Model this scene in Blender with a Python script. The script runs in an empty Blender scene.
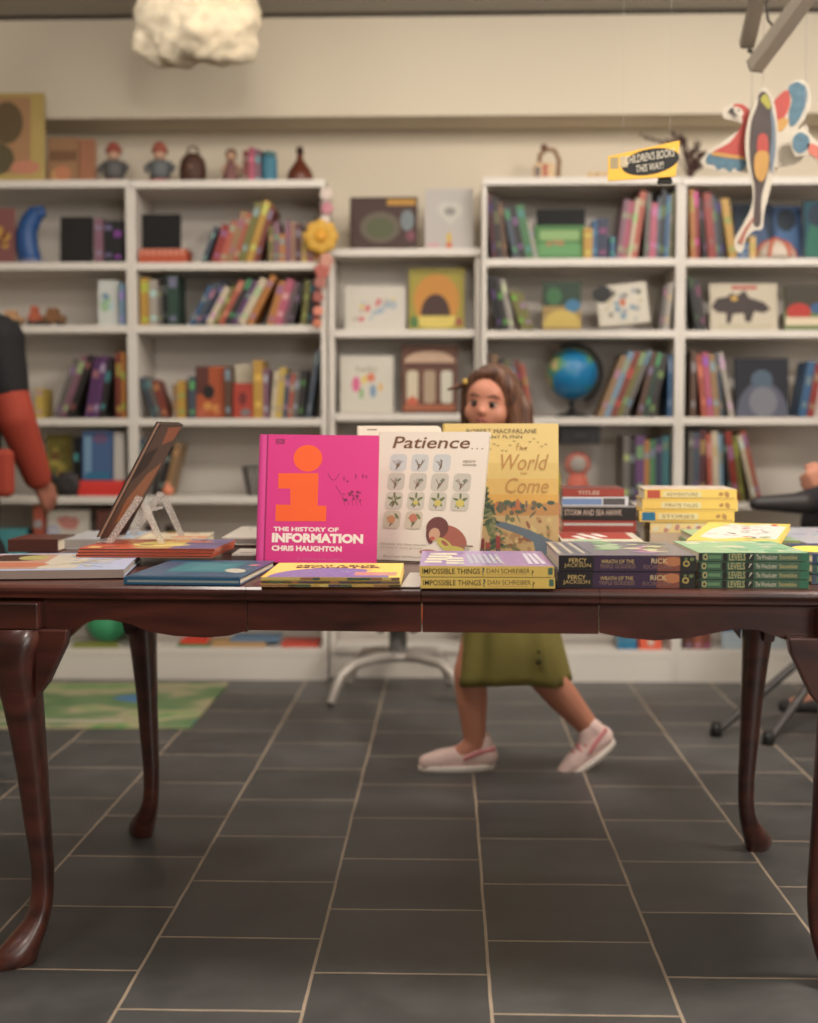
import bpy, math, random
from mathutils import Vector, Matrix, noise
R = math.radians
random.seed(7)
scene = bpy.context.scene
COL = scene.collection

# ------------------------------------------------------------ camera model
F = 1300.0
CXP, CYP = 409.0, 511.5
YAW = math.atan(39 / F)
PITCH = math.atan(77.5 / F)
CAM = Vector((0, 0, 1.0))
_f0 = Vector((-math.sin(YAW), math.cos(YAW), 0))
_r = Vector((math.cos(YAW), math.sin(YAW), 0))
_fw = _f0 * math.cos(PITCH) + Vector((0, 0, -math.sin(PITCH)))
_up = _r.cross(_fw)


def ray(px, py):
    return _fw + _r * ((px - CXP) / F) + _up * ((CYP - py) / F)


def at(px, py, Y):
    d = ray(px, py)
    return CAM + d * (Y / d.y)


def atz(px, py, z):
    d = ray(px, py)
    return CAM + d * ((z - 1.0) / d.z)


# ------------------------------------------------------------ materials
def lin(c):
    c = c / 255.0
    return c / 12.92 if c <= 0.04045 else ((c + 0.055) / 1.055) ** 2.4


MATS = {}


def mat(rgb, rough=0.6, spec=0.35, metal=0.0, var=0.06, scale=30, bump=0.0, key='', coat=0.0, emit=0.0):
    k = (tuple(rgb), rough, spec, metal, var, scale, bump, key, coat, emit)
    if k in MATS:
        return MATS[k]
    m = bpy.data.materials.new('mat_%d_%d_%d' % tuple(int(v) for v in rgb))
    m.use_nodes = True
    nt = m.node_tree
    b = nt.nodes['Principled BSDF']
    c = [lin(v) for v in rgb]
    b.inputs['Roughness'].default_value = rough
    b.inputs['Specular IOR Level'].default_value = spec
    b.inputs['Metallic'].default_value = metal
    b.inputs['Coat Weight'].default_value = coat
    b.inputs['Coat Roughness'].default_value = 0.15
    tc = nt.nodes.new('ShaderNodeTexCoord')
    nz = nt.nodes.new('ShaderNodeTexNoise')
    nz.inputs['Scale'].default_value = scale
    nz.inputs['Detail'].default_value = 4
    nt.links.new(tc.outputs['Object'], nz.inputs['Vector'])
    mx = nt.nodes.new('ShaderNodeMix')
    mx.data_type = 'RGBA'
    lo = [max(0, v * (1 - var)) for v in c] + [1]
    hi = [min(1, v * (1 + var)) for v in c] + [1]
    mx.inputs[6].default_value = lo
    mx.inputs[7].default_value = hi
    nt.links.new(nz.outputs['Fac'], mx.inputs[0])
    nt.links.new(mx.outputs[2], b.inputs['Base Color'])
    if emit:
        nt.links.new(mx.outputs[2], b.inputs['Emission Color'])
        b.inputs['Emission Strength'].default_value = emit
    if bump:
        bp = nt.nodes.new('ShaderNodeBump')
        bp.inputs['Strength'].default_value = bump
        bp.inputs['Distance'].default_value = 0.01
        nt.links.new(nz.outputs['Fac'], bp.inputs['Height'])
        nt.links.new(bp.outputs['Normal'], b.inputs['Normal'])
    MATS[k] = m
    return m


def ramp_mat(name, stops, scale=4, rough=0.6, detail=3, dist=0.0, spec=0.3, const=False, vec_scale=(1, 1, 1), bump=0):
    m = bpy.data.materials.new(name)
    m.use_nodes = True
    nt = m.node_tree
    b = nt.nodes['Principled BSDF']
    b.inputs['Roughness'].default_value = rough
    b.inputs['Specular IOR Level'].default_value = spec
    tc = nt.nodes.new('ShaderNodeTexCoord')
    mp = nt.nodes.new('ShaderNodeMapping')
    mp.inputs['Scale'].default_value = vec_scale
    nz = nt.nodes.new('ShaderNodeTexNoise')
    nz.inputs['Scale'].default_value = scale
    nz.inputs['Detail'].default_value = detail
    nz.inputs['Distortion'].default_value = dist
    cr = nt.nodes.new('ShaderNodeValToRGB')
    if const:
        cr.color_ramp.interpolation = 'CONSTANT'
    el = cr.color_ramp.elements
    while len(el) > 1:
        el.remove(el[0])
    for i, (p, rgb) in enumerate(stops):
        e = el[0] if i == 0 else el.new(p)
        e.position = p
        e.color = [lin(v) for v in rgb] + [1]
    nt.links.new(tc.outputs['Object'], mp.inputs['Vector'])
    nt.links.new(mp.outputs['Vector'], nz.inputs['Vector'])
    nt.links.new(nz.outputs['Fac'], cr.inputs['Fac'])
    nt.links.new(cr.outputs['Color'], b.inputs['Base Color'])
    if bump:
        bp = nt.nodes.new('ShaderNodeBump')
        bp.inputs['Strength'].default_value = bump
        bp.inputs['Distance'].default_value = 0.01
        nt.links.new(nz.outputs['Fac'], bp.inputs['Height'])
        nt.links.new(bp.outputs['Normal'], b.inputs['Normal'])
    return m


def floor_mat():
    m = bpy.data.materials.new('slate_tiles')
    m.use_nodes = True
    nt = m.node_tree
    L = nt.links.new
    b = nt.nodes['Principled BSDF']
    tc = nt.nodes.new('ShaderNodeTexCoord')
    sp = nt.nodes.new('ShaderNodeSeparateXYZ')
    L(tc.outputs['Object'], sp.inputs[0])
    ax = nt.nodes.new('ShaderNodeMath'); ax.operation = 'ADD'; ax.inputs[1].default_value = -2.359 + 0.326 * 40
    ay = nt.nodes.new('ShaderNodeMath'); ay.operation = 'ADD'; ay.inputs[1].default_value = -0.080 + 0.326 * 39
    # shift by an even offset keeps the stagger phase; 39 rows flips it, so the half-tile is restored below
    ax.inputs[1].default_value = -2.359 + 0.326 * 40 - 0.163
    L(sp.outputs['Y'], ax.inputs[0]); L(sp.outputs['X'], ay.inputs[0])
    cb = nt.nodes.new('ShaderNodeCombineXYZ')
    L(ax.outputs[0], cb.inputs['X']); L(ay.outputs[0], cb.inputs['Y'])
    # gentle wobble so the grout is not ruler straight
    nz0 = nt.nodes.new('ShaderNodeTexNoise'); nz0.inputs['Scale'].default_value = 5
    L(tc.outputs['Object'], nz0.inputs['Vector'])
    sub = nt.nodes.new('ShaderNodeVectorMath'); sub.operation = 'MULTIPLY_ADD'
    sub.inputs[1].default_value = (0.006, 0.006, 0)
    L(nz0.outputs['Color'], sub.inputs[0]); L(cb.outputs[0], sub.inputs[2])
    br = nt.nodes.new('ShaderNodeTexBrick')
    br.offset = 0.5; br.offset_frequency = 2; br.squash = 1.0
    br.inputs['Scale'].default_value = 1.0
    br.inputs['Brick Width'].default_value = 0.326
    br.inputs['Row Height'].default_value = 0.326
    br.inputs['Mortar Size'].default_value = 0.0032
    br.inputs['Mortar Smooth'].default_value = 0.1
    br.inputs['Bias'].default_value = -0.1
    br.inputs['Color1'].default_value = [lin(68), lin(67), lin(66), 1]
    br.inputs['Color2'].default_value = [lin(84), lin(83), lin(81), 1]
    br.inputs['Mortar'].default_value = [lin(164), lin(146), lin(126), 1]
    L(sub.outputs[0], br.inputs['Vector'])
    nz = nt.nodes.new('ShaderNodeTexNoise'); nz.inputs['Scale'].default_value = 7; nz.inputs['Detail'].default_value = 8
    nz.inputs['Roughness'].default_value = 0.65
    L(tc.outputs['Object'], nz.inputs['Vector'])
    mr = nt.nodes.new('ShaderNodeMapRange')
    mr.inputs['From Min'].default_value = 0.3; mr.inputs['From Max'].default_value = 0.7
    mr.inputs['To Min'].default_value = 0.72; mr.inputs['To Max'].default_value = 1.28
    L(nz.outputs['Fac'], mr.inputs['Value'])
    mu = nt.nodes.new('ShaderNodeVectorMath'); mu.operation = 'SCALE'
    L(br.outputs['Color'], mu.inputs[0]); L(mr.outputs[0], mu.inputs['Scale'])
    L(mu.outputs[0], b.inputs['Base Color'])
    rr = nt.nodes.new('ShaderNodeMapRange')
    rr.inputs['To Min'].default_value = 0.34; rr.inputs['To Max'].default_value = 0.56
    L(nz.outputs['Fac'], rr.inputs['Value']); L(rr.outputs[0], b.inputs['Roughness'])
    b.inputs['Specular IOR Level'].default_value = 0.75
    bp = nt.nodes.new('ShaderNodeBump'); bp.inputs['Strength'].default_value = 0.25; bp.inputs['Distance'].default_value = 0.004
    inv = nt.nodes.new('ShaderNodeMath'); inv.operation = 'MULTIPLY_ADD'; inv.inputs[1].default_value = -1.0
    L(br.outputs['Fac'], inv.inputs[0]); L(nz.outputs['Fac'], inv.inputs[2])
    L(inv.outputs[0], bp.inputs['Height']); L(bp.outputs['Normal'], b.inputs['Normal'])
    return m


def wood_mat():
    m = bpy.data.materials.new('mahogany')
    m.use_nodes = True
    nt = m.node_tree
    L = nt.links.new
    b = nt.nodes['Principled BSDF']
    tc = nt.nodes.new('ShaderNodeTexCoord')
    mp = nt.nodes.new('ShaderNodeMapping'); mp.inputs['Scale'].default_value = (2.0, 22, 9)
    nz = nt.nodes.new('ShaderNodeTexNoise'); nz.inputs['Scale'].default_value = 2.2; nz.inputs['Detail'].default_value = 7
    nz.inputs['Distortion'].default_value = 0.6
    cr = nt.nodes.new('ShaderNodeValToRGB')
    el = cr.color_ramp.elements
    el[0].position = 0.3; el[0].color = [lin(44), lin(21), lin(18), 1]
    el[1].position = 0.72; el[1].color = [lin(92), lin(46), lin(35), 1]
    L(tc.outputs['Object'], mp.inputs['Vector']); L(mp.outputs['Vector'], nz.inputs['Vector'])
    L(nz.outputs['Fac'], cr.inputs['Fac']); L(cr.outputs['Color'], b.inputs['Base Color'])
    b.inputs['Roughness'].default_value = 0.34
    b.inputs['Coat Weight'].default_value = 0.35
    b.inputs['Coat Roughness'].default_value = 0.14
    n2 = nt.nodes.new('ShaderNodeTexNoise'); n2.inputs['Scale'].default_value = 60; n2.inputs['Detail'].default_value = 3
    L(tc.outputs['Object'], n2.inputs['Vector'])
    bp = nt.nodes.new('ShaderNodeBump'); bp.inputs['Strength'].default_value = 0.06; bp.inputs['Distance'].default_value = 0.004
    L(n2.outputs['Fac'], bp.inputs['Height']); L(bp.outputs['Normal'], b.inputs['Normal'])
    return m


WHITE = mat((208, 201, 192), rough=0.45, spec=0.4, var=0.03, scale=3)
WALLM = mat((206, 195, 176), rough=0.85, spec=0.2, var=0.04, scale=1.5)
CEILM = mat((176, 172, 164), rough=0.9, spec=0.1, var=0.04, scale=2)
PAGES = mat((222, 210, 188), rough=0.9, spec=0.1, var=0.12, scale=220)
PAGES_G = mat((176, 168, 158), rough=0.9, spec=0.1, var=0.15, scale=220)
WOOD = wood_mat()
BLACK = mat((24, 22, 22), rough=0.45)


# ------------------------------------------------------------ mesh builder
_TXT = {}


def text_polys(s, bold=0.0):
    k = (s, bold)
    if k in _TXT:
        return _TXT[k]
    cu = bpy.data.curves.new('tmp', 'FONT')
    cu.body = s
    cu.offset = bold
    cu.resolution_u = 3
    o = bpy.data.objects.new('tmp', cu)
    COL.objects.link(o)
    dg = bpy.context.evaluated_depsgraph_get()
    ev = o.evaluated_get(dg)
    me = ev.to_mesh()
    vs = [(v.co.x, v.co.y) for v in me.vertices]
    fs = [tuple(p.vertices) for p in me.polygons]
    ev.to_mesh_clear()
    bpy.data.objects.remove(o)
    bpy.data.curves.remove(cu)
    if vs:
        x0 = min(v[0] for v in vs); x1 = max(v[0] for v in vs)
        y0 = min(v[1] for v in vs); y1 = max(v[1] for v in vs)
    else:
        x0 = y0 = 0; x1 = y1 = 1
    _TXT[k] = (vs, fs, x0, x1, y0, y1)
    return _TXT[k]


class MB:
    def __init__(s):
        s.v = []; s.f = []; s.mi = []; s.ms = []; s.sm = []

    def slot(s, m):
        if m not in s.ms:
            s.ms.append(m)
        return s.ms.index(m)

    def add(s, vs, fs, m, M=None, smooth=False):
        b = len(s.v)
        for p in vs:
            p = Vector(p)
            s.v.append(M @ p if M is not None else p)
        i = s.slot(m)
        for f in fs:
            s.f.append(tuple(b + k for k in f)); s.mi.append(i); s.sm.append(smooth)

    def box(s, x0, x1, y0, y1, z0, z1, m, M=None):
        vs = [(x, y, z) for x in (x0, x1) for y in (y0, y1) for z in (z0, z1)]
        fs = [(0, 1, 3, 2), (4, 6, 7, 5), (0, 4, 5, 1), (2, 3, 7, 6), (0, 2, 6, 4), (1, 5, 7, 3)]
        s.add(vs, fs, m, M)

    def prism(s, pts, a, b, m, axis='y', M=None, smooth=False):
        """outline pts (2-D) extruded from a to b; axis y: (x,z) outline, z: (x,y), x: (y,z)"""
        def P(p, t):
            if axis == 'y': return (p[0], t, p[1])
            if axis == 'z': return (p[0], p[1], t)
            return (t, p[0], p[1])
        n = len(pts)
        vs = [P(p, a) for p in pts] + [P(p, b) for p in pts]
        fs = [tuple(range(n)), tuple(range(2 * n - 1, n - 1, -1))]
        s.add(vs, fs, m, M)
        base = len(s.v) - 2 * n
        i = s.slot(m)
        for k in range(n):
            j = (k + 1) % n
            s.f.append((base + k, base + n + k, base + n + j, base + j)); s.mi.append(i); s.sm.append(smooth)

    def loft(s, rings, m, M=None, smooth=True, caps=True):
        n = len(rings[0])
        vs = [p for r in rings for p in r]
        fs = []
        for k in range(len(rings) - 1):
            for i in range(n):
                j = (i + 1) % n
                fs.append((k * n + i, k * n + j, (k + 1) * n + j, (k + 1) * n + i))
        s.add(vs, fs, m, M, smooth)
        if caps:
            s.add(rings[0], [tuple(range(n - 1, -1, -1))], m, M)
            s.add(rings[-1], [tuple(range(n))], m, M)

    def lathe(s, prof, m, M=None, seg=24, smooth=True, sx=1, sy=1):
        rings = [[(r * sx * math.cos(2 * math.pi * k / seg), r * sy * math.sin(2 * math.pi * k / seg), z) for k in range(seg)] for r, z in prof]
        s.loft(rings, m, M, smooth)

    def tube(s, path, rad, m, seg=10, M=None):
        path = [Vector(p) for p in path]
        if not isinstance(rad, (list, tuple)):
            rad = [rad] * len(path)
        rings = []
        prev = None
        for i, p in enumerate(path):
            t = (path[min(i + 1, len(path) - 1)] - path[max(i - 1, 0)]).normalized()
            a = prev if prev is not None else Vector((0, 0, 1)) if abs(t.z) < 0.9 else Vector((1, 0, 0))
            u = (a - t * a.dot(t)).normalized()
            w = t.cross(u)
            prev = u
            rings.append([p + (u * math.cos(2 * math.pi * k / seg) + w * math.sin(2 * math.pi * k / seg)) * rad[i] for k in range(seg)])
        s.loft(rings, m, M)

    def ball(s, c, r, m, sx=1, sy=1, sz=1, seg=20, M=None, rough=0.0, nsc=8):
        vs = []; fs = []
        n2 = seg // 2
        for i in range(n2 + 1):
            ph = math.pi * i / n2
            for j in range(seg):
                th = 2 * math.pi * j / seg
                d = Vector((math.sin(ph) * math.cos(th), math.sin(ph) * math.sin(th), math.cos(ph)))
                k = 1 + (rough * noise.noise(d * nsc * 0.5 + Vector(c) * 9) if rough else 0)
                vs.append((c[0] + d.x * r * sx * k, c[1] + d.y * r * sy * k, c[2] + d.z * r * sz * k))
        for i in range(n2):
            for j in range(seg):
                k = (j + 1) % seg
                fs.append((i * seg + j, (i + 1) * seg + j, (i + 1) * seg + k, i * seg + k))
        s.add(vs, fs, m, M, True)

    def build(s, name, parent=None, loc=None, rot=None, bevel=0.0):
        me = bpy.data.meshes.new(name)
        me.from_pydata([tuple(v) for v in s.v], [], s.f)
        for m in s.ms:
            me.materials.append(m)
        me.polygons.foreach_set('material_index', s.mi)
        me.polygons.foreach_set('use_smooth', s.sm)
        me.update()
        o = bpy.data.objects.new(name, me)
        COL.objects.link(o)
        if parent is not None:
            o.parent = parent
        if loc is not None:
            o.location = loc
        if rot is not None:
            o.rotation_euler = rot
        if bevel:
            b = o.modifiers.new('bevel', 'BEVEL')
            b.width = bevel; b.segments = 2; b.limit_method = 'ANGLE'; b.angle_limit = R(50)
        return o


class Art:
    """flat print laid on a face: frame maps (u,v,n); later marks sit a hair above earlier ones"""
    def __init__(s, mb, M, step=0.00004):
        s.mb = mb; s.M = M; s.n = 0.00015; s.step = step

    def _n(s):
        s.n += s.step
        return s.n

    def poly(s, pts, m):
        n = s._n()
        s.mb.add([(p[0], p[1], n) for p in pts], [tuple(range(len(pts)))], m, s.M)

    def rect(s, u0, v0, u1, v1, m, r=0.0, rot=0.0):
        if r:
            pts = []
            for cx, cy, a0 in ((u1 - r, v1 - r, 0), (u0 + r, v1 - r, 90), (u0 + r, v0 + r, 180), (u1 - r, v0 + r, 270)):
                for k in range(5):
                    a = R(a0 + k * 22.5)
                    pts.append((cx + r * math.cos(a), cy + r * math.sin(a)))
        else:
            pts = [(u0, v0), (u1, v0), (u1, v1), (u0, v1)]
        if rot:
            cx, cy = (u0 + u1) / 2, (v0 + v1) / 2
            c, si = math.cos(R(rot)), math.sin(R(rot))
            pts = [(cx + (x - cx) * c - (y - cy) * si, cy + (x - cx) * si + (y - cy) * c) for x, y in pts]
        s.poly(pts, m)

    def ell(s, cx, cy, rx, ry, m, seg=20, a0=0, a1=360, rot=0):
        pts = []
        c, si = math.cos(R(rot)), math.sin(R(rot))
        full = a1 - a0 >= 360
        for k in range(seg if full else seg + 1):
            a = R(a0 + (a1 - a0) * k / seg)
            x, y = rx * math.cos(a), ry * math.sin(a)
            pts.append((cx + x * c - y * si, cy + x * si + y * c))
        s.poly(pts, m)

    def line(s, pts, w, m):
        n = s._n()
        for (x0, y0), (x1, y1) in zip(pts, pts[1:]):
            d = Vector((x1 - x0, y1 - y0))
            if d.length < 1e-6:
                continue
            q = Vector((-d.y, d.x)).normalized() * w / 2
            s.mb.add([(x0 + q.x, y0 + q.y, n), (x0 - q.x, y0 - q.y, n), (x1 - q.x, y1 - q.y, n), (x1 + q.x, y1 + q.y, n)], [(0, 1, 2, 3)], m, s.M)

    def text(s, t, u, v, w, h, m, bold=0.0, shear=0.0, rot=0.0):
        """text fitted to the box with lower-left (u,v), width w, height h"""
        vs, fs, x0, x1, y0, y1 = text_polys(t, bold)
        n = s._n()
        c, si = math.cos(R(rot)), math.sin(R(rot))
        out = []
        for x, y in vs:
            a = (x - x0) / (x1 - x0) * w
            b = (y - y0) / (y1 - y0) * h
            a += shear * b
            out.append((u + a * c - b * si, v + a * si + b * c, n))
        s.mb.add(out, fs, m, s.M)

    def specks(s, u0, v0, u1, v1, cnt, ms, smin, smax, seed=0, asp=1.0):
        rnd = random.Random(seed)
        keep = s.step; s.n += .00002; s.step = .000003
        for i in range(cnt):
            a = rnd.uniform(smin, smax); b = rnd.uniform(smin, smax) * asp
            s.ell(rnd.uniform(u0 + a, u1 - a) if u1 - u0 > 2 * a else (u0 + u1) / 2, rnd.uniform(v0 + b, v1 - b) if v1 - v0 > 2 * b else (v0 + v1) / 2,
                  a, b, ms[i % len(ms)], seg=7, rot=rnd.uniform(0, 180))
        s.step = keep


def frame(o, u, v):
    """matrix taking (u,v,n) onto a plane through o"""
    u = Vector(u).normalized(); v = Vector(v).normalized(); n = u.cross(v)
    M = Matrix((u, v, n)).transposed().to_4x4()
    M.translation = Vector(o)
    return M


def fuse(b, name, parent, voxel, smooth=3, mat_=None, disp=None):
    """join everything in the builder into one continuous surface"""
    src = b.build('tmp_fuse')
    md = src.modifiers.new('r', 'REMESH'); md.mode = 'VOXEL'; md.voxel_size = voxel; md.use_smooth_shade = True
    sm = src.modifiers.new('s', 'SMOOTH'); sm.factor = .5; sm.iterations = smooth
    dg = bpy.context.evaluated_depsgraph_get()
    ev = src.evaluated_get(dg)
    me = bpy.data.meshes.new_from_object(ev, depsgraph=dg)
    bpy.data.objects.remove(src)
    me.materials.clear(); me.materials.append(mat_)
    for p in me.polygons: p.material_index = 0; p.use_smooth = True
    if disp:
        for v in me.vertices:
            v.co = disp(v.co)
    o = bpy.data.objects.new(name, me)
    COL.objects.link(o); o.parent = parent
    return o


# ------------------------------------------------------------ naming
def tag(o, label, cat, group=None):
    o['label'] = label; o['category'] = cat
    if group:
        o['group'] = group
    return o


def thing(name, label, cat, loc=(0, 0, 0), rz=0.0, group=None, rot=None):
    o = bpy.data.objects.new(name, None)
    o.empty_display_size = 0.05
    COL.objects.link(o)
    o.location = loc
    o.rotation_euler = rot if rot is not None else (0, 0, rz)
    return tag(o, label, cat, group)


def struct(name, mb, bevel=0.0):
    o = mb.build(name, bevel=bevel)
    o['kind'] = 'structure'
    return o
# ------------------------------------------------------------ the room
XL, XR, YB, YF = -3.4, 3.6, 5.56, -3.2      # left, right, back wall, wall behind the viewer
ZC = at(409, 13.5, 5.32).z
b = MB(); b.box(XL, XR, YF, YB, -0.1, 0, floor_mat()); struct('floor', b)
b = MB(); b.box(XL, XR, YF, YB, ZC, ZC + 0.1, CEILM); struct('ceiling', b)
b = MB(); b.box(XL, XR, YB, YB + 0.1, 0, ZC, WALLM); struct('wall_back', b)
b = MB(); b.box(XL - 0.1, XL, YF, YB, 0, ZC, WALLM); struct('wall_left', b)
b = MB(); b.box(XR, XR + 0.1, YF, YB, 0, ZC, WALLM); struct('wall_right', b)
b = MB(); b.box(XL, XR, YF - 0.1, YF, 0, ZC, mat((150, 140, 125), rough=0.9, var=0.05, scale=2)); struct('wall_front', b)
zb = at(300, 117, 5.32).z
b = MB(); b.box(XL, XR, 5.32, YB - 0.001, zb, ZC - 0.001, WALLM); struct('wall_bulkhead', b, bevel=0.004)
b = MB()
b.box(XL, XR, 5.300, 5.3195, ZC - 0.012, ZC - 0.001, mat((70, 62, 54), rough=0.8)); struct('trim_1', b)

# ------------------------------------------------------------ bookcases
SY = 5.22       # front plane of the shelves
ZT = {}


def zrow(px, y):
    return at(px, y, SY).z


TH = 0.030


def bookcase(name, label, x0, x1, ys, mid, vis_x):
    """x0..x1 in metres; ys: pixel rows of the board fronts, highest first"""
    t = thing(name, label, 'bookcase', (x0, SY, 0))
    w = x1 - x0
    D = YB - 0.004 - SY
    zt = zrow(mid, ys[0]) + TH / 2
    p = 0.018
    for a in (0, w - p):
        b = MB(); b.box(a, a + p, 0, D, 0, zt - TH - 0.0005, WHITE); b.build('side_panel', t, bevel=0.001)
    b = MB(); b.box(p + .001, w - p - .001, D - 0.008, D, 0.1, zt - TH - 0.001, WHITE); b.build('back_panel', t)
    b = MB(); b.box(0, w, -0.006, D, zt - TH, zt, WHITE); b.build('top_panel', t, bevel=0.002)
    for y in ys[1:]:
        z = zrow(mid, y)
        b = MB(); b.box(p + .0005, w - p - .0005, 0.001, D - 0.009, z - TH / 2, z + TH / 2, WHITE); b.build('shelf', t, bevel=0.002)
    b = MB(); b.box(p + .0005, w - p - .0005, 0.002, 0.02, 0, zrow(mid, ys[-1]) - TH / 2 - .0005, WHITE); b.build('plinth', t)
    for y in ys:
        ZT[(name, y)] = zrow(mid, y) + TH / 2
    return t


def Xs(px, py=300):
    return at(px, py, SY).x


YS_L = [184, 266, 329, 422, 500, 578, 652]
YS_R = [181, 262, 334, 421, 506, 580, 654]
xa, xb = Xs(131.5), Xs(325.5)
bookcase('bookcase_far_left', 'white bookcase at the left edge with a tall blue toy on its upper shelf', xa - 0.80, xa - .001, YS_L, 60, 0)
bookcase('bookcase_b', 'white bookcase with a crowded row of colourful books, left of the face-out display ledges', xa + .001, xb, YS_L, 230, 0)
xc0, xc1, xd = Xs(482), Xs(680.5), Xs(681)
bookcase('bookcase_c', 'white bookcase holding the blue globe', xc0, xc1 - .001, YS_R, 580, 0)
bookcase('bookcase_d', 'white bookcase behind the hanging parrots at the right', xc1 + .001, xc1 + 0.82, YS_R, 740, 0)
UX = {'bookcase_far_left': (xa - .80 + .019, xa - .0195), 'bookcase_b': (xa + .0195, xb - .0185), 'bookcase_c': (xc0 + .0185, xc1 - .0195), 'bookcase_d': (xc1 + .0195, xc1 + .80)}
UA, UB, UC, UD = 'bookcase_far_left', 'bookcase_b', 'bookcase_c', 'bookcase_d'
for o in list(COL.objects):
    if o.name in (UA, UB, UC, UD):
        o.name = 'bookcase'

# centre display ledges
xl, xr = Xs(327), Xs(481)
t = thing('display_shelf', 'white display unit with narrow ledges for face-out books between the two bookcases', 'display shelf', (xl, SY + 0.08, 0))
w = xr - xl
D = YB - 0.004 - SY - 0.08
YS_M = [250, 332, 417, 500, 578, 652]
ztop = zrow(405, 250)
for a in (0, w - .022):
    b = MB(); b.box(a, a + .022, 0, D, 0, ztop - TH / 2 - .001, WHITE); b.build('side_panel', t, bevel=.001)
b = MB(); b.box(.023, w - .023, D - 0.03, D, 0, ztop - TH / 2 - .001, WHITE); b.build('back_panel', t)
for y in YS_M:
    z = zrow(405, y)
    a0 = 0.0 if y == 250 else 0.023
    b = MB(); b.box(a0, w - a0, -0.02 if y == 250 else -0.012, D - 0.031, z - .015, z + .015, WHITE); b.build('ledge', t, bevel=.002)
    ZT[('M', y)] = z + .015
b = MB(); b.box(.023, w - .023, 0.001, .02, 0, zrow(405, 652) - .0155, WHITE); b.build('plinth', t)

# ------------------------------------------------------------ books on the shelves
CN = {}   # colour words


def cname(c):
    r, g, bl = c
    mx, mn = max(c), min(c)
    if mx < 62: return 'black'
    if mx - mn < 26:
        return 'cream' if mn > 175 else ('pale grey' if mn > 140 else ('grey' if mn > 90 else 'dark grey'))
    if r >= g >= bl:
        if g > 0.78 * r: 
            return ('cream' if bl > 140 else 'yellow') if r > 170 else 'olive'
        if g > 0.52 * r: 
            return ('peach' if bl > 130 else 'orange') if r > 175 else ('tan' if r > 135 else 'brown')
        return 'red' if r > 150 else 'dark red'
    if r >= bl > g:
        return 'pink' if r > 165 else ('purple' if bl > 0.6 * r and r < 150 else 'maroon')
    if g >= r and g >= bl:
        return 'green' if bl < 0.85 * g else 'teal'
    if bl > g >= r:
        return ('blue' if bl > 110 else 'navy') if bl - r > 30 else 'slate'
    if bl >= r > g:
        return 'purple'
    return 'slate'


ORD = ['first', 'second', 'third', 'fourth', 'fifth', 'sixth', 'seventh', 'eighth', 'ninth', 'tenth', 'eleventh', 'twelfth',
       'thirteenth', 'fourteenth', 'fifteenth', 'sixteenth', 'seventeenth', 'eighteenth', 'nineteenth', 'twentieth', 'twenty-first',
       'twenty-second', 'twenty-third', 'twenty-fourth', 'twenty-fifth', 'twenty-sixth', 'twenty-seventh', 'twenty-eighth']
UN = {UA: 'left-edge bookcase', UB: 'bookcase with the garland', UC: 'globe bookcase', UD: 'bookcase behind the parrots'}
rb = random.Random(3)


def shelf_book(w, h, c, theta, name='book'):
    """one closed book, spine to the viewer, pivot at the resting corner"""
    d = min(0.245, max(0.13, h * rb.uniform(0.68, 0.8)))
    mb = MB()
    cm = mat(c, rough=0.45, spec=0.4, var=0.1, scale=18)
    c2 = tuple(min(255, int(v * 0.55 + 150 * 0.45 + rb.randint(-30, 50))) for v in c)
    bm = mat(c2, rough=0.5, var=0.1, scale=18)
    x0 = -w if theta > 0 else 0.0
    cb = min(0.0022, w * 0.16)
    mb.box(x0, x0 + cb, 0, d, 0, h, cm)
    mb.box(x0 + w - cb, x0 + w, 0, d, 0, h, cm)
    mb.box(x0 + cb, x0 + w - cb, 0, cb, 0, h, cm)
    mb.box(x0 + cb, x0 + w - cb, cb, d - .003, .003, h - .003, PAGES)
    z = rb.uniform(.55, .8) * h
    mb.box(x0 + w * .1, x0 + w * .9, -0.0006, 0, z, z + h * rb.uniform(.08, .22), bm)
    z = rb.uniform(.08, .2) * h
    mb.box(x0 + w * .18, x0 + w * .82, -0.0006, 0, z, z + h * .1, bm)
    o = mb.build(name)
    return o, d


def hit(a, b):
    for P in (a, b):
        for i in range(4):
            ex_, ey_ = P[(i + 1) % 4][0] - P[i][0], P[(i + 1) % 4][1] - P[i][1]
            nx, ny = -ey_, ex_
            pa = [q[0] * nx + q[1] * ny for q in a]; pb = [q[0] * nx + q[1] * ny for q in b]
            if max(pa) <= min(pb) + 1e-7 or max(pb) <= min(pa) + 1e-7:
                return False
    return True


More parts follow.
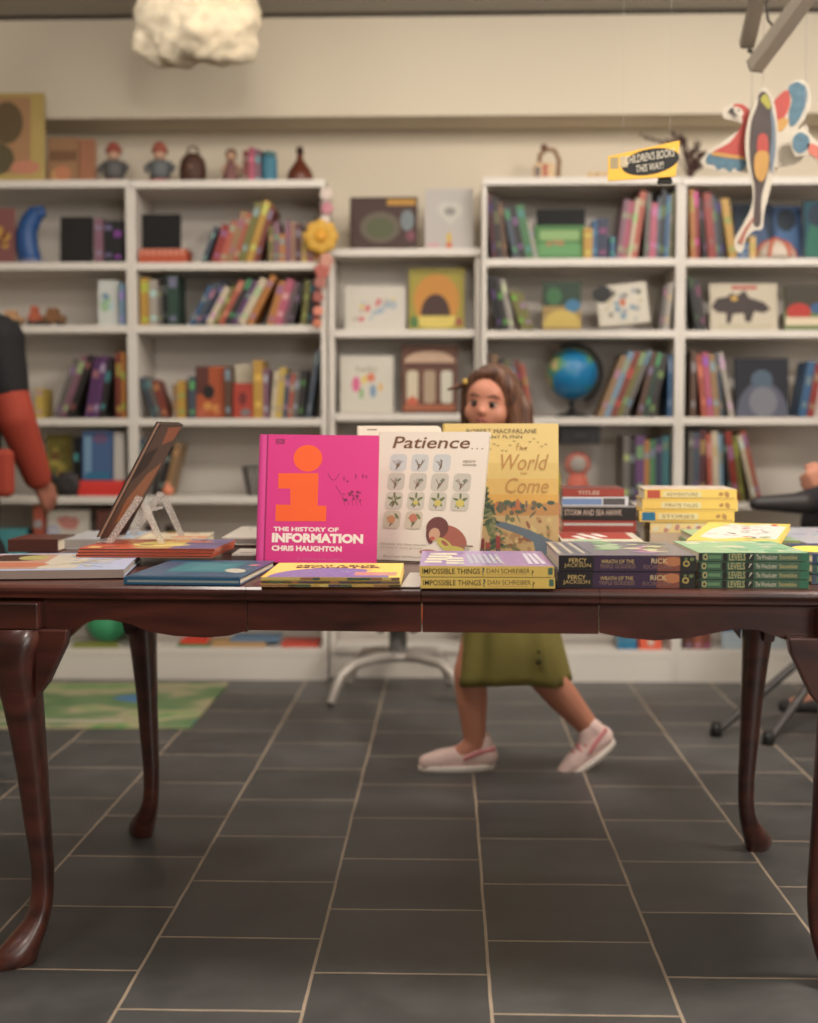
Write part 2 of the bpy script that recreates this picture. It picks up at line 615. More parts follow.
def row(unit, y, rowname, runs, gname, py=300, unit_label=None):
    """runs: (x_start_px, lean_deg, [(w_px, h_px, colour), ...]); + lean = top towards the right"""
    z = ZT[(unit, y)]
    k = SY / F
    lim = UX[unit]
    fit = 1.0
    while True:
        polys = [[(lim[0] - 1, -1), (lim[0] + .0005, -1), (lim[0] + .0005, 2), (lim[0] - 1, 2)]]
        plan = []
        over = -1
        for (xs, lean, bs) in runs:
            X = at(xs, y, SY).x
            if fit < 1:
                X = lim[0] + (X - lim[0]) * (fit + (1 - fit) * .5)
            cth, sth = math.cos(R(lean)), math.sin(R(lean))

            def quad(X_, w_, h_):
                xs_ = (-w_, 0) if lean > 0 else (0, w_)
                return [(X_ + x * cth + zz_ * sth, -x * sth + zz_ * cth) for x, zz_ in ((xs_[0], 0), (xs_[1], 0), (xs_[1], h_), (xs_[0], h_))]
            guess = []
            Xg = 0
            for (wpx, hpx, c) in bs:
                w, h = wpx * fit * k * cth * 0.97, hpx * k / cth * (1.0 if lean == 0 else 0.97)
                st_ = w / cth + .0006
                guess.append((Xg + st_ if lean > 0 else Xg, w, h, c, hpx, wpx)); Xg += st_
            for _ in range(300):
                if any(hit(quad(X + g[0], g[1], g[2]), p) for g in guess for p in polys):
                    X += .001
                else:
                    break
            over = max(over, max(max(q[0] for q in quad(X + g[0], g[1], g[2])) for g in guess) - lim[1] + .0005)
            polys += [quad(X + g[0], g[1], g[2]) for g in guess]
            plan.append((X, lean, guess))
        if over <= 0 or fit < .6:
            break
        fit -= .02
    n = 0
    for X, lean, guess in plan:
        for (dx, w, h, c, hpx, wpx) in guess:
            dy = rb.uniform(0.012, 0.035)
            o, d = shelf_book(w, h, c, lean)
            o.location = (X + dx, SY + dy, z + 0.0004)
            o.rotation_euler = (0, R(lean), 0)
            size = 'tall' if hpx > 58 else ('short' if hpx < 36 else 'mid-height')
            thick = 'thin' if wpx < 6 else ('thick' if wpx > 10 else '')
            pose = 'leaning right' if lean > 3 else ('leaning left' if lean < -3 else 'upright')
            lab = ' '.join(x for x in (size, thick, cname(c), 'book') if x)
            lab += ' %s, %s in the %s, %s' % (pose, ORD[n], rowname, unit_label or UN[unit])
            tag(o, lab, 'book', gname)
            n += 1


def face_book(name, label, cx, y0, y1, x0, x1, z, c, art=None, depth=0.02, Y=None, lean=6, cat='book', group=None, roll=0, yaw=0):
    """a book shown cover-out: pixel box x0..x1, y0..y1 (top), resting on z"""
    k = (Y or SY) / F
    w = (x1 - x0) * k
    h = (y1 - y0) * k / math.cos(R(lean))
    Yc = Y or (SY + 0.03)
    p = at((x0 + x1) / 2, y1, Yc)
    t = thing(name, label, cat, (p.x, Yc, z + 0.0006 + depth * math.sin(R(lean)) + w / 2 * math.sin(R(abs(roll)))), group=group, rot=(-R(lean), R(roll), R(yaw)))
    g_ = sum(c) / 3
    cm = mat(tuple(int(.9 * (x * .84 + g_ * .16)) for x in c), rough=0.55, spec=0.2, var=0.05, scale=12)
    b = MB()
    b.box(-w / 2, w / 2, 0, .0022, 0, h, cm)
    b.box(-w / 2, w / 2, depth - .0022, depth, 0, h, cm)
    b.box(-w / 2, -w / 2 + .0025, .0022, depth - .0022, 0, h, cm)
    if art:
        art(Art(b, frame((-w / 2, 0, 0), (1, 0, 0), (0, 0, 1))), w, h)
    b.build('cover', t)
    b = MB(); b.box(-w / 2 + .003, w / 2 - .004, .0024, depth - .0024, .003, h - .003, PAGES); b.build('page_block', t)
    return t


C0 = dict(black=(28, 26, 26), dk=(52, 46, 44), gray=(120, 112, 104), lg=(170, 162, 150), cream=(206, 190, 164), white=(222, 214, 202),
         red=(176, 52, 42), brick=(150, 62, 48), coral=(214, 98, 74), orange=(214, 132, 52), amber=(220, 164, 58), yellow=(228, 190, 80), olive=(132, 126, 52),
         green=(78, 138, 84), dg=(44, 78, 62), teal=(52, 120, 128), blue=(56, 108, 160), navy=(40, 52, 84), lb=(128, 168, 196), purple=(110, 60, 120),
         mauve=(150, 100, 118), pink=(212, 92, 120), maroon=(100, 42, 50), brown=(110, 74, 54), tan=(176, 132, 84), slate=(76, 88, 104), peach=(220, 162, 120))

C = {}
for k_, v_ in C0.items():
    g_ = sum(v_) / 3
    C[k_] = tuple(int(.82 * (x * .84 + g_ * .16)) if k_ not in ('cream', 'white', 'lg') else int(x * .9) for x in v_)


def cl(*a):
    return [(w, h, C[n]) for w, h, n in a]


# --- bookcase B
row(UB, 266, 'second-level row', [
    (202, 22, cl((5, 36, 'slate'), )),
    (212, 18, cl((9, 38, 'red'), (7, 42, 'coral'), (8, 52, 'tan'), (6, 50, 'coral'), (8, 60, 'olive'), (8, 62, 'amber'), (6, 56, 'brick'))),
    (268, 0, cl((5, 36, 'olive'), (7, 40, 'mauve'), (6, 28, 'orange'), (6, 42, 'mauve'), (5, 40, 'peach'), (7, 38, 'maroon'), (6, 30, 'yellow'), (7, 38, 'pink'), (6, 32, 'amber')))],
    'books on the second shelf of the left middle bookcase')
row(UB, 329, 'third-level row', [
    (139, 0, cl((11, 48, 'amber'), (9, 46, 'lg'), (5, 40, 'gray'), (7, 50, 'black'), (12, 50, 'dg'))),
    (189, 28, cl((6, 40, 'blue'), (7, 42, 'slate'), (6, 44, 'navy'), (8, 38, 'cream'), (5, 40, 'olive'), (8, 44, 'coral'), (9, 46, 'dk'), (6, 44, 'purple'), (9, 46, 'cream'), (8, 50, 'orange'))),
    (272, 17, cl((8, 44, 'orange'), (9, 46, 'pink'), (6, 44, 'mauve'), (7, 42, 'dk'))),
    (304, 6, cl((6, 46, 'olive'), (6, 48, 'black'), (4, 50, 'maroon')))],
    'books on the third shelf of the left middle bookcase')
row(UB, 422, 'fourth-level row', [
    (151, -17, cl((6, 42, 'slate'), (6, 40, 'gray'), (7, 38, 'brick'))),
    (172, 0, cl((5, 34, 'tan'), (9, 38, 'amber'), (4, 36, 'brown'), (7, 42, 'slate'))),
    (226, 0, cl((7, 52, 'brown'),)),
    (255, 0, cl((10, 58, 'amber'), (6, 50, 'mauve'))),
    (272, 5, cl((5, 48, 'cream'), (7, 52, 'yellow'), (6, 46, 'slate'), (5, 46, 'coral'), (5, 50, 'gray'), (7, 50, 'dk'))),
    (308, 9, cl((5, 70, 'slate'), ))],
    'books on the fourth shelf of the left middle bookcase')
row(UB, 500, 'fifth-level row', [
    (139, 0, cl((6, 58, 'slate'), (6, 60, 'gray'))),
    (155, 14, cl((6, 52, 'dk'), (6, 54, 'tan')))], 'books on the fifth shelf of the left middle bookcase')
# --- bookcase A
row(UA, 422, 'fourth-level row', [
    (34, 0, cl((8, 30, 'yellow'),)),
    (50, 21, cl((7, 60, 'gray'), (7, 64, 'mauve'), (7, 64, 'dk'), )),
    (82, 10, cl((8, 62, 'purple'), (6, 64, 'purple'), (6, 60, 'dk'))),
    (114, 0, cl((7, 66, 'brick'), (4, 66, 'orange')))], 'books on the fourth shelf of the left-edge bookcase')
row(UA, 500, 'fifth-level row', [(72, 0, cl((6, 60, 'black'),))], 'books on the fifth shelf of the left-edge bookcase')
row(UA, 266, 'second-level row', [(93, 0, cl((9, 44, 'mauve'), (10, 42, 'black'), (10, 42, 'black')))], 'books on the second shelf of the left-edge bookcase')
row(UA, 578, 'sixth-level row', [(32, 0, cl((10, 70, 'coral'),))], 'books on the sixth shelf of the left-edge bookcase')
row(UA, 329, 'third-level row', [(119, 0, cl((5, 42, 'lb'),))], 'books on the third shelf of the left-edge bookcase')
# --- bookcase C
row(UC, 262, 'second-level row', [
    (491, -5, cl((5, 66, 'maroon'), (6, 62, 'dk'), (5, 58, 'brown'))),
    (502, -12, cl((7, 52, 'slate'), (7, 54, 'dk'), (9, 54, 'green'), (4, 38, 'lg'))),
    (588, 0, cl((10, 30, 'amber'), (5, 38, 'blue'), (12, 40, 'navy'))),
    (616, 0, cl((5, 22, 'blue'), )),
    (622, 8, cl((6, 60, 'mauve'), (6, 58, 'pink'), (4, 60, 'cream'), (7, 68, 'coral'))),
    (650, 2, cl((5, 66, 'gray'), (7, 56, 'pink'), (4, 62, 'slate'), (5, 70, 'black'), (5, 64, 'blue'), (3, 66, 'olive')))],
    'books on the second shelf of the globe bookcase')
row(UC, 334, 'third-level row', [
    (498, -11, cl((6, 56, 'black'), (6, 54, 'dk'), (5, 52, 'lg'))),
    (522, -18, cl((6, 40, 'olive'), (7, 38, 'olive'))),
    (660, 6, cl((4, 46, 'gray'), (5, 48, 'lg')))], 'books on the third shelf of the globe bookcase')
row(UC, 421, 'fourth-level row', [
    (493, -4, cl((6, 66, 'brown'), (5, 64, 'tan'))),
    (510, -11, cl((7, 60, 'dk'), (5, 58, 'olive'), (6, 58, 'gray'), (6, 58, 'brick'), (5, 54, 'coral'))),
    (606, 21, cl((7, 62, 'tan'), (7, 66, 'lb'), (8, 66, 'brick'), (6, 66, 'olive'), (6, 68, 'gray'))),
    (648, 13, cl((7, 66, 'brown'), (5, 66, 'dg'), (8, 64, 'dk'))),
    (671, 0, cl((4, 62, 'blue'), ))], 'books on the fourth shelf of the globe bookcase')
row(UC, 506, 'fifth-level row', [
    (624, 0, cl((6, 66, 'gray'), (6, 64, 'dk'), (9, 66, 'purple'), (5, 62, 'orange'), (6, 62, 'green'), (7, 64, 'navy'), (7, 66, 'teal')))],
    'books on the fifth shelf of the globe bookcase')
# --- bookcase D
row(UD, 262, 'second-level row', [
    (692, -2, cl((4, 70, 'orange'), (5, 70, 'red'))),
    (703, -6, cl((4, 62, 'dk'), (8, 66, 'red'), (4, 64, 'slate'), (5, 60, 'black'))),
    (727, -9, cl((8, 60, 'amber'), ))], 'books on the second shelf of the parrot bookcase')
row(UD, 334, 'third-level row', [(697, -10, cl((6, 54, 'black'), (5, 52, 'dk')))], 'books on the third shelf of the parrot bookcase')
row(UD, 421, 'fourth-level row', [
    (692, 0, cl((5, 66, 'brown'), )),
    (700, -6, cl((5, 64, 'coral'), (6, 66, 'pink'), (6, 64, 'tan'), (4, 66, 'slate'))),
    (725, -11, cl((5, 66, 'lg'), )),
    (800, 9, cl((8, 56, 'blue'), (7, 54, 'red')))], 'books on the fourth shelf of the parrot bookcase')
row(UD, 506, 'fifth-level row', [
    (690, 0, cl((4, 70, 'gray'), (6, 70, 'slate'), (6, 72, 'maroon'))),
    (708, -3, cl((5, 70, 'coral'), (6, 72, 'cream'), (4, 70, 'lb'))),
    (727, -8, cl((4, 70, 'dk'), (6, 72, 'red'), (5, 68, 'olive'))),
    (746, -14, cl((5, 68, 'cream'), (5, 72, 'coral')))], 'books on the fifth shelf of the parrot bookcase')


def M3(c, rough=0.6):
    g_ = sum(c) / 3
    c = tuple(int(.92 * (x * .86 + g_ * .14)) for x in c)
    return mat(c, rough=rough, var=0.08, scale=40)


# --- face-out books
def art_sketch(cols, n=14, seed=1, s0=.006, s1=.022, box=(.1, .12, .9, .8)):
    def f(a, w, h):
        a.specks(w * box[0], h * box[1], w * box[2], h * box[3], n, [M3(c) for c in cols], s0, s1, seed)
    return f


def art_brown(a, w, h):
    a.rect(w * .04, h * .05, w * .96, h * .95, M3((74, 50, 42)))
    a.ell(w * .45, h * .42, w * .3, h * .3, M3((104, 92, 76)))
    a.ell(w * .45, h * .4, w * .2, h * .2, M3((88, 92, 60)))
    a.rect(w * .55, h * .84, w * .97, h * .96, M3((196, 140, 50)))
    a.ell(w * .85, h * .55, w * .1, h * .2, M3((120, 130, 134)))
    a.ell(w * .9, h * .25, w * .07, h * .1, M3((130, 70, 80)))


def art_heart(a, w, h):
    a.ell(w * .43, h * .66, w * .17, h * .12, M3((202, 196, 184)))
    a.ell(w * .62, h * .66, w * .17, h * .12, M3((202, 196, 184)))
    a.poly([(w * .28, h * .6), (w * .52, h * .38), (w * .78, h * .6)], M3((202, 196, 184)))
    a.ell(w * .52, h * .62, w * .12, h * .07, M3((150, 145, 140)))
    a.ell(w * .5, h * .18, w * .05, h * .1, M3((220, 180, 70)))
    a.ell(w * .5, h * .06, w * .07, h * .05, M3((220, 110, 70)))
    a.rect(w * .05, h * .04, w * .3, h * .09, M3((214, 150, 160)))


def art_arch(a, w, h):
    a.ell(w * .5, h * .47, w * .42, h * .44, M3((206, 136, 48)))
    a.ell(w * .5, h * .14, w * .4, h * .12, M3((220, 196, 90)))
    a.ell(w * .48, h * .22, w * .27, h * .36, M3((72, 44, 36)), a0=0, a1=180)
    a.ell(w * .1, h * .12, w * .08, h * .1, M3((80, 120, 60)))
    a.ell(w * .9, h * .12, w * .07, h * .07, M3((160, 80, 60)))
    a.rect(w * .05, h * .9, w * .95, h * .97, M3((140, 130, 46)))


def art_cabinet(a, w, h):
    a.rect(w * .03, h * .03, w * .97, h * .97, M3((108, 66, 48)))
    a.ell(w * .5, h * .74, w * .45, h * .17, M3((196, 160, 132)), a0=0, a1=180)
    a.rect(w * .06, h * .66, w * .94, h * .72, M3((90, 52, 40)))
    for i, c in enumerate([(206, 190, 160), (176, 150, 120), (206, 200, 180)]):
        x = w * (.1 + .3 * i)
        a.rect(x, h * .14, x + w * .2, h * .62, M3(c), r=w * .06)
    a.ell(w * .2, h * .14, w * .1, h * .1, M3((206, 92, 60)))
    a.rect(w * .05, h * .03, w * .95, h * .12, M3((170, 92, 58)))


def art_balloons(a, w, h):
    a.text('hello', w * .3, h * .72, w * .4, h * .1, M3((150, 140, 120)), .01)
    for x, y, rx, ry, c in ((.3, .5, .08, .14, (220, 96, 140)), (.45, .58, .05, .08, (224, 196, 90)), (.58, .62, .08, .08, (222, 120, 84)), (.62, .38, .06, .12, (120, 150, 180)),
                            (.4, .34, .04, .1, (130, 176, 110)), (.76, .45, .04, .08, (226, 170, 90))):
        a.ell(w * x, h * y, w * rx, h * ry, M3(c))


M_ = [('M', 250), ('M', 332), ('M', 417)]
YM = SY + 0.10
zz = [ZT[k] for k in M_]
face_book('picture_book', 'dark brown landscape picture book standing on the topmost display ledge', 0, 193, 245, 350, 417, zz[0], (70, 46, 40), art_brown, Y=YM, lean=7)
face_book('picture_book', 'pale grey book with a heart on its cover, on the topmost display ledge', 0, 185, 245, 425, 473, zz[0], (196, 188, 182), art_heart, Y=YM, lean=7)
face_book('picture_book', 'white picture book with pale coloured sketches on the middle display ledge', 0, 285, 328, 345, 405, zz[1], (214, 206, 192),
          art_sketch([(170, 178, 184), (226, 196, 90), (212, 110, 110), (150, 170, 190), (190, 176, 160)], 16, 4), Y=YM, lean=8)
face_book('picture_book', 'golden picture book with a dark arched doorway on the middle display ledge', 0, 267, 328, 409, 464, zz[1], (170, 156, 60), art_arch, Y=YM, lean=8)
face_book('picture_book', 'white book with bright balloon shapes on the lower display ledge', 0, 356, 413, 340, 393, zz[2], (212, 204, 188), art_balloons, Y=YM, lean=8)
face_book('picture_book', 'brown book with a wooden cabinet pictured, on the lower display ledge', 0, 345, 413, 401, 458, zz[2], (96, 60, 46), art_cabinet, Y=YM, lean=8)
face_book('picture_book', 'navy book standing on the ledge just beneath the wooden cabinet picture', 0, 431, 496, 370, 444, ZT[('M', 500)], (52, 60, 84), None, Y=YM, lean=4)


def art_green(a, w, h):
    a.rect(w * .1, h * .55, w * .9, h * .85, M3((140, 178, 110)), r=.01)
    a.rect(w * .08, h * .1, w * .92, h * .45, M3((100, 160, 96)), r=.01)
    a.specks(w * .2, h * .35, w * .8, h * .6, 6, [M3((170, 120, 80))], .006, .012, 2)


zc = ZT[(UC, 262)]
face_book('boxed_book', 'large black book standing behind the green book in the globe bookcase', 0, 207, 258, 537, 585, zc, C['black'], None, Y=SY + 0.09, lean=4, depth=.03)
face_book('picture_book', 'green cover-out book in front of a black one, globe bookcase', 0, 225, 258, 535, 585, zc, (84, 138, 80), art_green, Y=SY + 0.03, lean=7)


def art_hill(a, w, h):
    a.rect(0, h * .5, w, h, M3((44, 66, 50)))
    a.ell(w * .3, h * .7, w * .2, h * .18, M3((60, 110, 66)))
    a.ell(w * .78, h * .5, w * .2, h * .14, M3((60, 120, 160)))
    a.ell(w * .5, h * .06, w * .5, h * .36, M3((206, 178, 84)), a0=0, a1=180)


zc = ZT[(UC, 334)]
face_book('picture_book', 'dark green and gold picture book standing beside the white patterned one, globe bookcase', 0, 282, 330, 543, 581, zc, (170, 140, 84), art_hill, Y=SY + 0.03, lean=8)


def art_white(a, w, h):
    a.ell(w * .12, h * .8, w * .2, h * .22, M3((40, 38, 38)))
    a.ell(w * .5, h * .55, w * .06, h * .1, M3((206, 100, 60)))
    a.specks(w * .1, h * .05, w * .95, h * .9, 18, [M3((160, 160, 160)), M3((120, 150, 170)), M3((196, 180, 150)), M3((100, 92, 84))], .006, .016, 6)


face_book('picture_book', 'white patterned picture book tilted on its corner beneath the orange books, globe bookcase', 0, 290, 330, 600, 650, zc + .012, (214, 204, 186), art_white, Y=SY + 0.03, lean=8, roll=-6)

zd = ZT[(UD, 334)]


def art_dino(a, w, h):
    m = M3((66, 52, 50))
    a.poly([(w * x, h * y) for x, y in ((.02, .5), (.1, .68), (.25, .72), (.33, .8), (.4, .74), (.52, .86), (.58, .7), (.8, .6), (.9, .45), (.8, .36), (.66, .4), (.6, .16), (.52, .18), (.5, .36), (.34, .34), (.3, .14), (.24, .14), (.24, .36), (.1, .38))], m)
    a.rect(w * .32, h * .88, w * .7, h * .95, M3((190, 60, 50)))
    a.ell(w * .36, h * .68, w * .05, h * .05, M3((220, 170, 70)))
    a.rect(w * .1, h * .04, w * .9, h * .12, M3((190, 180, 150)))


face_book('picture_book', 'white picture book with a dark spiky dinosaur, bookcase behind the parrots', 0, 284, 330, 711, 777, zd, (206, 194, 168), art_dino, Y=SY + 0.03, lean=8)


def art_food(a, w, h):
    a.rect(0, h * .45, w, h, M3((66, 58, 44)))
    a.ell(w * .25, h * .4, w * .22, h * .2, M3((196, 50, 40)))
    a.ell(w * .6, h * .48, w * .14, h * .12, M3((50, 90, 140)))
    a.ell(w * .85, h * .5, w * .16, h * .14, M3((224, 180, 70)))
    a.rect(0, h * .1, w, h * .28, M3((222, 204, 170)))


face_book('picture_book', 'dark book with red and yellow shapes right of the dinosaur book', 0, 286, 330, 786, 840, zd, (110, 130, 70), art_food, Y=SY + 0.03, lean=8)
ze = ZT[(UD, 421)]


def art_moon(a, w, h):
    a.ell(w * .5, h * .0, w * .48, h * .6, M3((82, 84, 104)), a0=0, a1=180)
    a.ell(w * .5, h * .62, w * .2, h * .18, M3((72, 92, 112)))
    a.ell(w * .52, h * .25, w * .26, h * .26, M3((116, 116, 128)))


face_book('picture_book', 'dark night-scene picture book with a misty glow, fourth shelf under the dinosaur book', 0, 358, 416, 736, 789, ze, (36, 38, 48), art_moon, Y=SY + 0.03, lean=8)
zf = ZT[(UD, 262)]


def art_blue(c1, c2):
    def f(a, w, h):
        a.ell(w * .5, h * .05, w * .46, h * .75, M3(c1), a0=0, a1=180)
        a.ell(w * .45, h * .75, w * .34, h * .2, M3(c2))
    return f


face_book('picture_book', 'deep blue cover-out book directly behind the tail of the dark parrot', 0, 200, 258, 735, 772, zf, (48, 62, 84), art_blue((70, 92, 130), (30, 50, 60)), Y=SY + .165, lean=6)
face_book('picture_book', 'blue cover-out book right of the dark parrot tail', 0, 202, 258, 774, 802, zf, (60, 88, 134), art_blue((72, 110, 160), (30, 44, 56)), Y=SY + .165, lean=6)
face_book('picture_book', 'blue-green cover-out book at the right edge beside the parrots', 0, 200, 258, 805, 838, zf, (40, 84, 100), art_blue((40, 110, 90), (32, 50, 70)), Y=SY + .07, lean=6)
# shelf B face-outs
zg = ZT[(UB, 422)]


def art_orange(a, w, h):
    a.rect(0, h * .45, w * .45, h, M3((96, 44, 34)))
    a.ell(w * .45, h * .5, w * .2, h * .14, M3((30, 22, 22)))
    a.specks(0, 0, w, h * .35, 8, [M3((214, 140, 60)), M3((190, 90, 60))], .01, .02, 3)


face_book('picture_book', 'orange cover-out book with a round dark mark, fourth shelf left of the display ledges', 0, 366, 418, 195, 225, zg, (186, 84, 46), art_orange, lean=5)
face_book('picture_book', 'cream cover-out book standing behind the small red one, left middle bookcase', 0, 364, 418, 235, 253, zg, (200, 186, 158), None, Y=SY + 0.09, lean=3)


def art_red(a, w, h):
    a.ell(w * .45, h * .55, w * .2, h * .2, M3((120, 40, 34)))
    a.ell(w * .6, h * .15, w * .25, h * .12, M3((120, 110, 110)))


face_book('picture_book', 'small red cover-out book in front of a cream one, left middle bookcase', 0, 383, 418, 233, 254, zg, (192, 66, 50), art_red, lean=5)
zh = ZT[(UB, 266)]
face_book('picture_book', 'black cover-out book propped above the low orange box', 0, 212, 247, 142, 180, zh + .064, C['black'], None, Y=SY + 0.10, lean=4)
b = MB()
ka = SY / F
p0 = at(139, 262, SY + .02)
b.box(0, 48 * ka, 0, .12, 0, .056, mat((168, 76, 50), var=.2, scale=60))
for i in range(8):
    b.box(.004 + i * .0235, .018 + i * .0235, -.0012, 0, .03, .056, mat((200, 130, 110)))
tag(b.build('storage_box', loc=(p0.x, SY + .02, zh + .0006)), 'low orange patterned box under the black cover-out book', 'box')
# shelf A face-outs
za = ZT[(UA, 266)]
face_book('picture_book', 'large black cover-out book right of the blue toy', 0, 214, 260, 60, 92, za, (36, 34, 32), None, lean=4)
face_book('picture_book', 'reddish cover-out book at the left edge beside the blue toy', 0, 205, 260, -16, 15, za, (140, 84, 80), art_sketch([(120, 50, 44), (200, 150, 60)], 6, 3, .015, .03), lean=4)
za = ZT[(UA, 329)]
face_book('picture_book', 'pale blue and white cover-out book beside the thin blue one', 0, 280, 325, 98, 118, za, (206, 210, 204), art_sketch([(110, 140, 170), (150, 190, 140), (170, 200, 210)], 8, 9, .01, .02), lean=4)
za = ZT[(UA, 500)]
face_book('picture_book', 'mottled yellow-green cover-out book left of the blue one on the fifth shelf', 0, 435, 496, 46, 71, za, (132, 118, 48), art_sketch([(90, 96, 44), (170, 150, 60), (120, 70, 40)], 12, 8, .01, .025), lean=4, Y=SY + .085)
b = MB(); b.box(0, 46 * ka, 0, .16, 0, 15 * ka, mat((196, 52, 46), var=.05))
b.box(-.001, 46 * ka + .001, -.001, .161, 9.5 * ka, 15.3 * ka, mat((204, 60, 54), var=.05))
p0 = at(78, 490, SY + .02)
tag(b.build('red_box', loc=(p0.x, SY + .02, za + .0006), bevel=.002), 'bright red flat box lying under the big blue book', 'box')
ztop_box = za + 15.4 * ka + .001


def art_b(a, w, h):
    a.rect(w * .06, h * .05, w * .3, h * .9, M3((110, 150, 180)))
    a.specks(w * .2, h * .75, w * .9, h * .95, 6, [M3((110, 80, 120))], .01, .02, 5)
    a.rect(w * .1, h * .02, w * .9, h * .16, M3((40, 110, 150)))


face_book('picture_book', 'big blue cover-out book standing on the red box', 0, 432, 482, 82, 113, ztop_box, (70, 100, 150), art_b, lean=3)
face_book('picture_book', 'white cover-out book beside the blue one on the red box', 0, 434, 482, 114, 124, ztop_box, (200, 192, 182), None, lean=3, depth=.03)
zk = ZT[(UA, 578)]


def art_curves(a, w, h):
    for i in range(5):
        a.ell(w * (.14 + .0 * i), h * .42, w * (.2 - .03 * i), h * (.34 - .05 * i), M3((150, 156, 196) if i % 2 == 0 else (208, 200, 188)))
        a.ell(w * .92, h * .4, w * (.14 - .02 * i), h * (.2 - .03 * i), M3((150, 156, 196) if i % 2 == 0 else (208, 200, 188)))
    a.specks(w * .2, h * .68, w * .8, h * .9, 12, [M3((196, 120, 110))], .01, .02, 5)


face_book('picture_book', 'white cover-out book with blue curves on the lower left shelf', 0, 506, 570, 46, 89, zk, (204, 194, 180), art_curves, lean=6)
b = MB(); b.box(0, 32 * ka, 0, .2, 0, .05, mat((96, 56, 48))); b.box(0, 32 * ka, 0, .2, .052, .26, mat((92, 54, 46)))
tag(b.build('storage_box', loc=(Xs(91), SY + .03, zk + .0006), bevel=.002), 'dull brown box on the lower left shelf beside the blue-curved book', 'box')
b = MB(); b.box(0, 30 * ka, 0, .1, 0, 45 * ka, mat((80, 150, 156)))
tag(b.build('storage_box', loc=(Xs(-10), SY + .03, zk + .0006), bevel=.002), 'small teal box at the left edge of the lower left shelf', 'box')
# ------------------------------------------------------------ on top of the bookcases
zTA = ZT[(UA, 184)]; zTB = ZT[(UB, 184)]; zTC = ZT[(UC, 181)]; zTD = ZT[(UD, 181)]
YT = SY + 0.12
kt = YT / F


def XT(px, py=170):
    return at(px, py, YT).x


def art_poster(a, w, h):
    a.rect(w * .06, h * .08, w * .82, h * .95, M3((176, 128, 84)))
    a.ell(w * .5, h * .66, w * .22, h * .24, M3((104, 84, 52)))
    a.ell(w * .3, h * .25, w * .3, h * .2, M3((96, 86, 56)))
    a.ell(w * .2, h * .85, w * .14, h * .08, M3((190, 90, 60)))
    a.ell(w * .75, h * .15, w * .2, h * .08, M3((206, 130, 100)))


face_book('framed_picture', 'large yellow-edged picture leaning on top of the bookcase at the left edge', 0, 94, 181, -30, 44, zTA, (196, 168, 92), art_poster, Y=SY + .01, lean=3, cat='picture', depth=.02, roll=0)


def art_box(a, w, h):
    a.rect(w * .05, h * .5, w * .95, h * .72, M3((130, 90, 56)))
    a.specks(w * .1, h * .02, w * .9, h * .45, 4, [M3((214, 166, 96)), M3((206, 130, 88))], .02, .035, 2)


face_book('picture_book', 'tan cover-out book on the bookcase top beside the large yellow-edged picture', 0, 134, 181, 47, 78, zTA, (170, 124, 84), art_box, Y=SY + .1, lean=6)
face_book('picture_book', 'narrow orange-brown book on the bookcase top, right of the tan one', 0, 136, 181, 79, 95, zTA, (176, 112, 78), None, Y=SY + .1, lean=3, depth=.03)


def soldier(px, label, c1, c2, c3):
    """a round-bellied toy figure with hat, arms and base"""
    t = thing('toy_figure', label, 'toy', (XT(px), YT, zTA + .0006), group=None)
    b = MB()
    b.lathe([(0, 0), (.045, 0), (.05, .01), (.046, .018), (0, .018)], M3(c3)); b.build('base', t)
    b = MB()
    b.lathe([(.0, .018), (.036, .019), (.044, .05), (.04, .085), (.026, .1), (0, .102)], M3(c2))
    for s in (-1, 1):
        b.tube([(s * .032, 0, .09), (s * .056, -.005, .07), (s * .05, -.03, .05)], [.011, .011, .009], M3(c2), 8)
    b.build('body', t)
    b = MB(); b.ball((0, -.004, .12), .026, M3((206, 160, 130))); b.build('head', t)
    b = MB(); b.lathe([(0, .128), (.034, .13), (.032, .145), (.018, .17), (0, .178)], M3(c1)); b.build('hat', t)
    return t


soldier(114, 'red-hatted toy figure on the bookcase top beside the orange-brown book', (170, 80, 62), (96, 94, 94), (176, 84, 88))
soldier(160, 'red-hatted toy figure on the bookcase top left of the dark woven lantern', (172, 84, 66), (104, 108, 110), (190, 90, 92))
# dark lantern
t = thing('lantern', 'dark brown woven lantern with a top ring on the bookcase top', 'lantern', (XT(193), YT, zTB + .0006))
b = MB(); b.lathe([(0, 0), (.045, 0), (.052, .02), (.056, .06), (.05, .1), (.032, .125), (.02, .13), (0, .13)], mat((72, 46, 36), var=.3, scale=60)); b.build('body', t)
b = MB(); b.ball((0, -.034, .065), .024, M3((140, 104, 76)), sy=.9); b.build('opening', t)
b = MB(); b.tube([(.022 * math.cos(R(a)), 0, .138 + .02 * math.sin(R(a))) for a in range(-20, 201, 20)], .004, M3((50, 34, 28)), 8); b.build('ring', t)
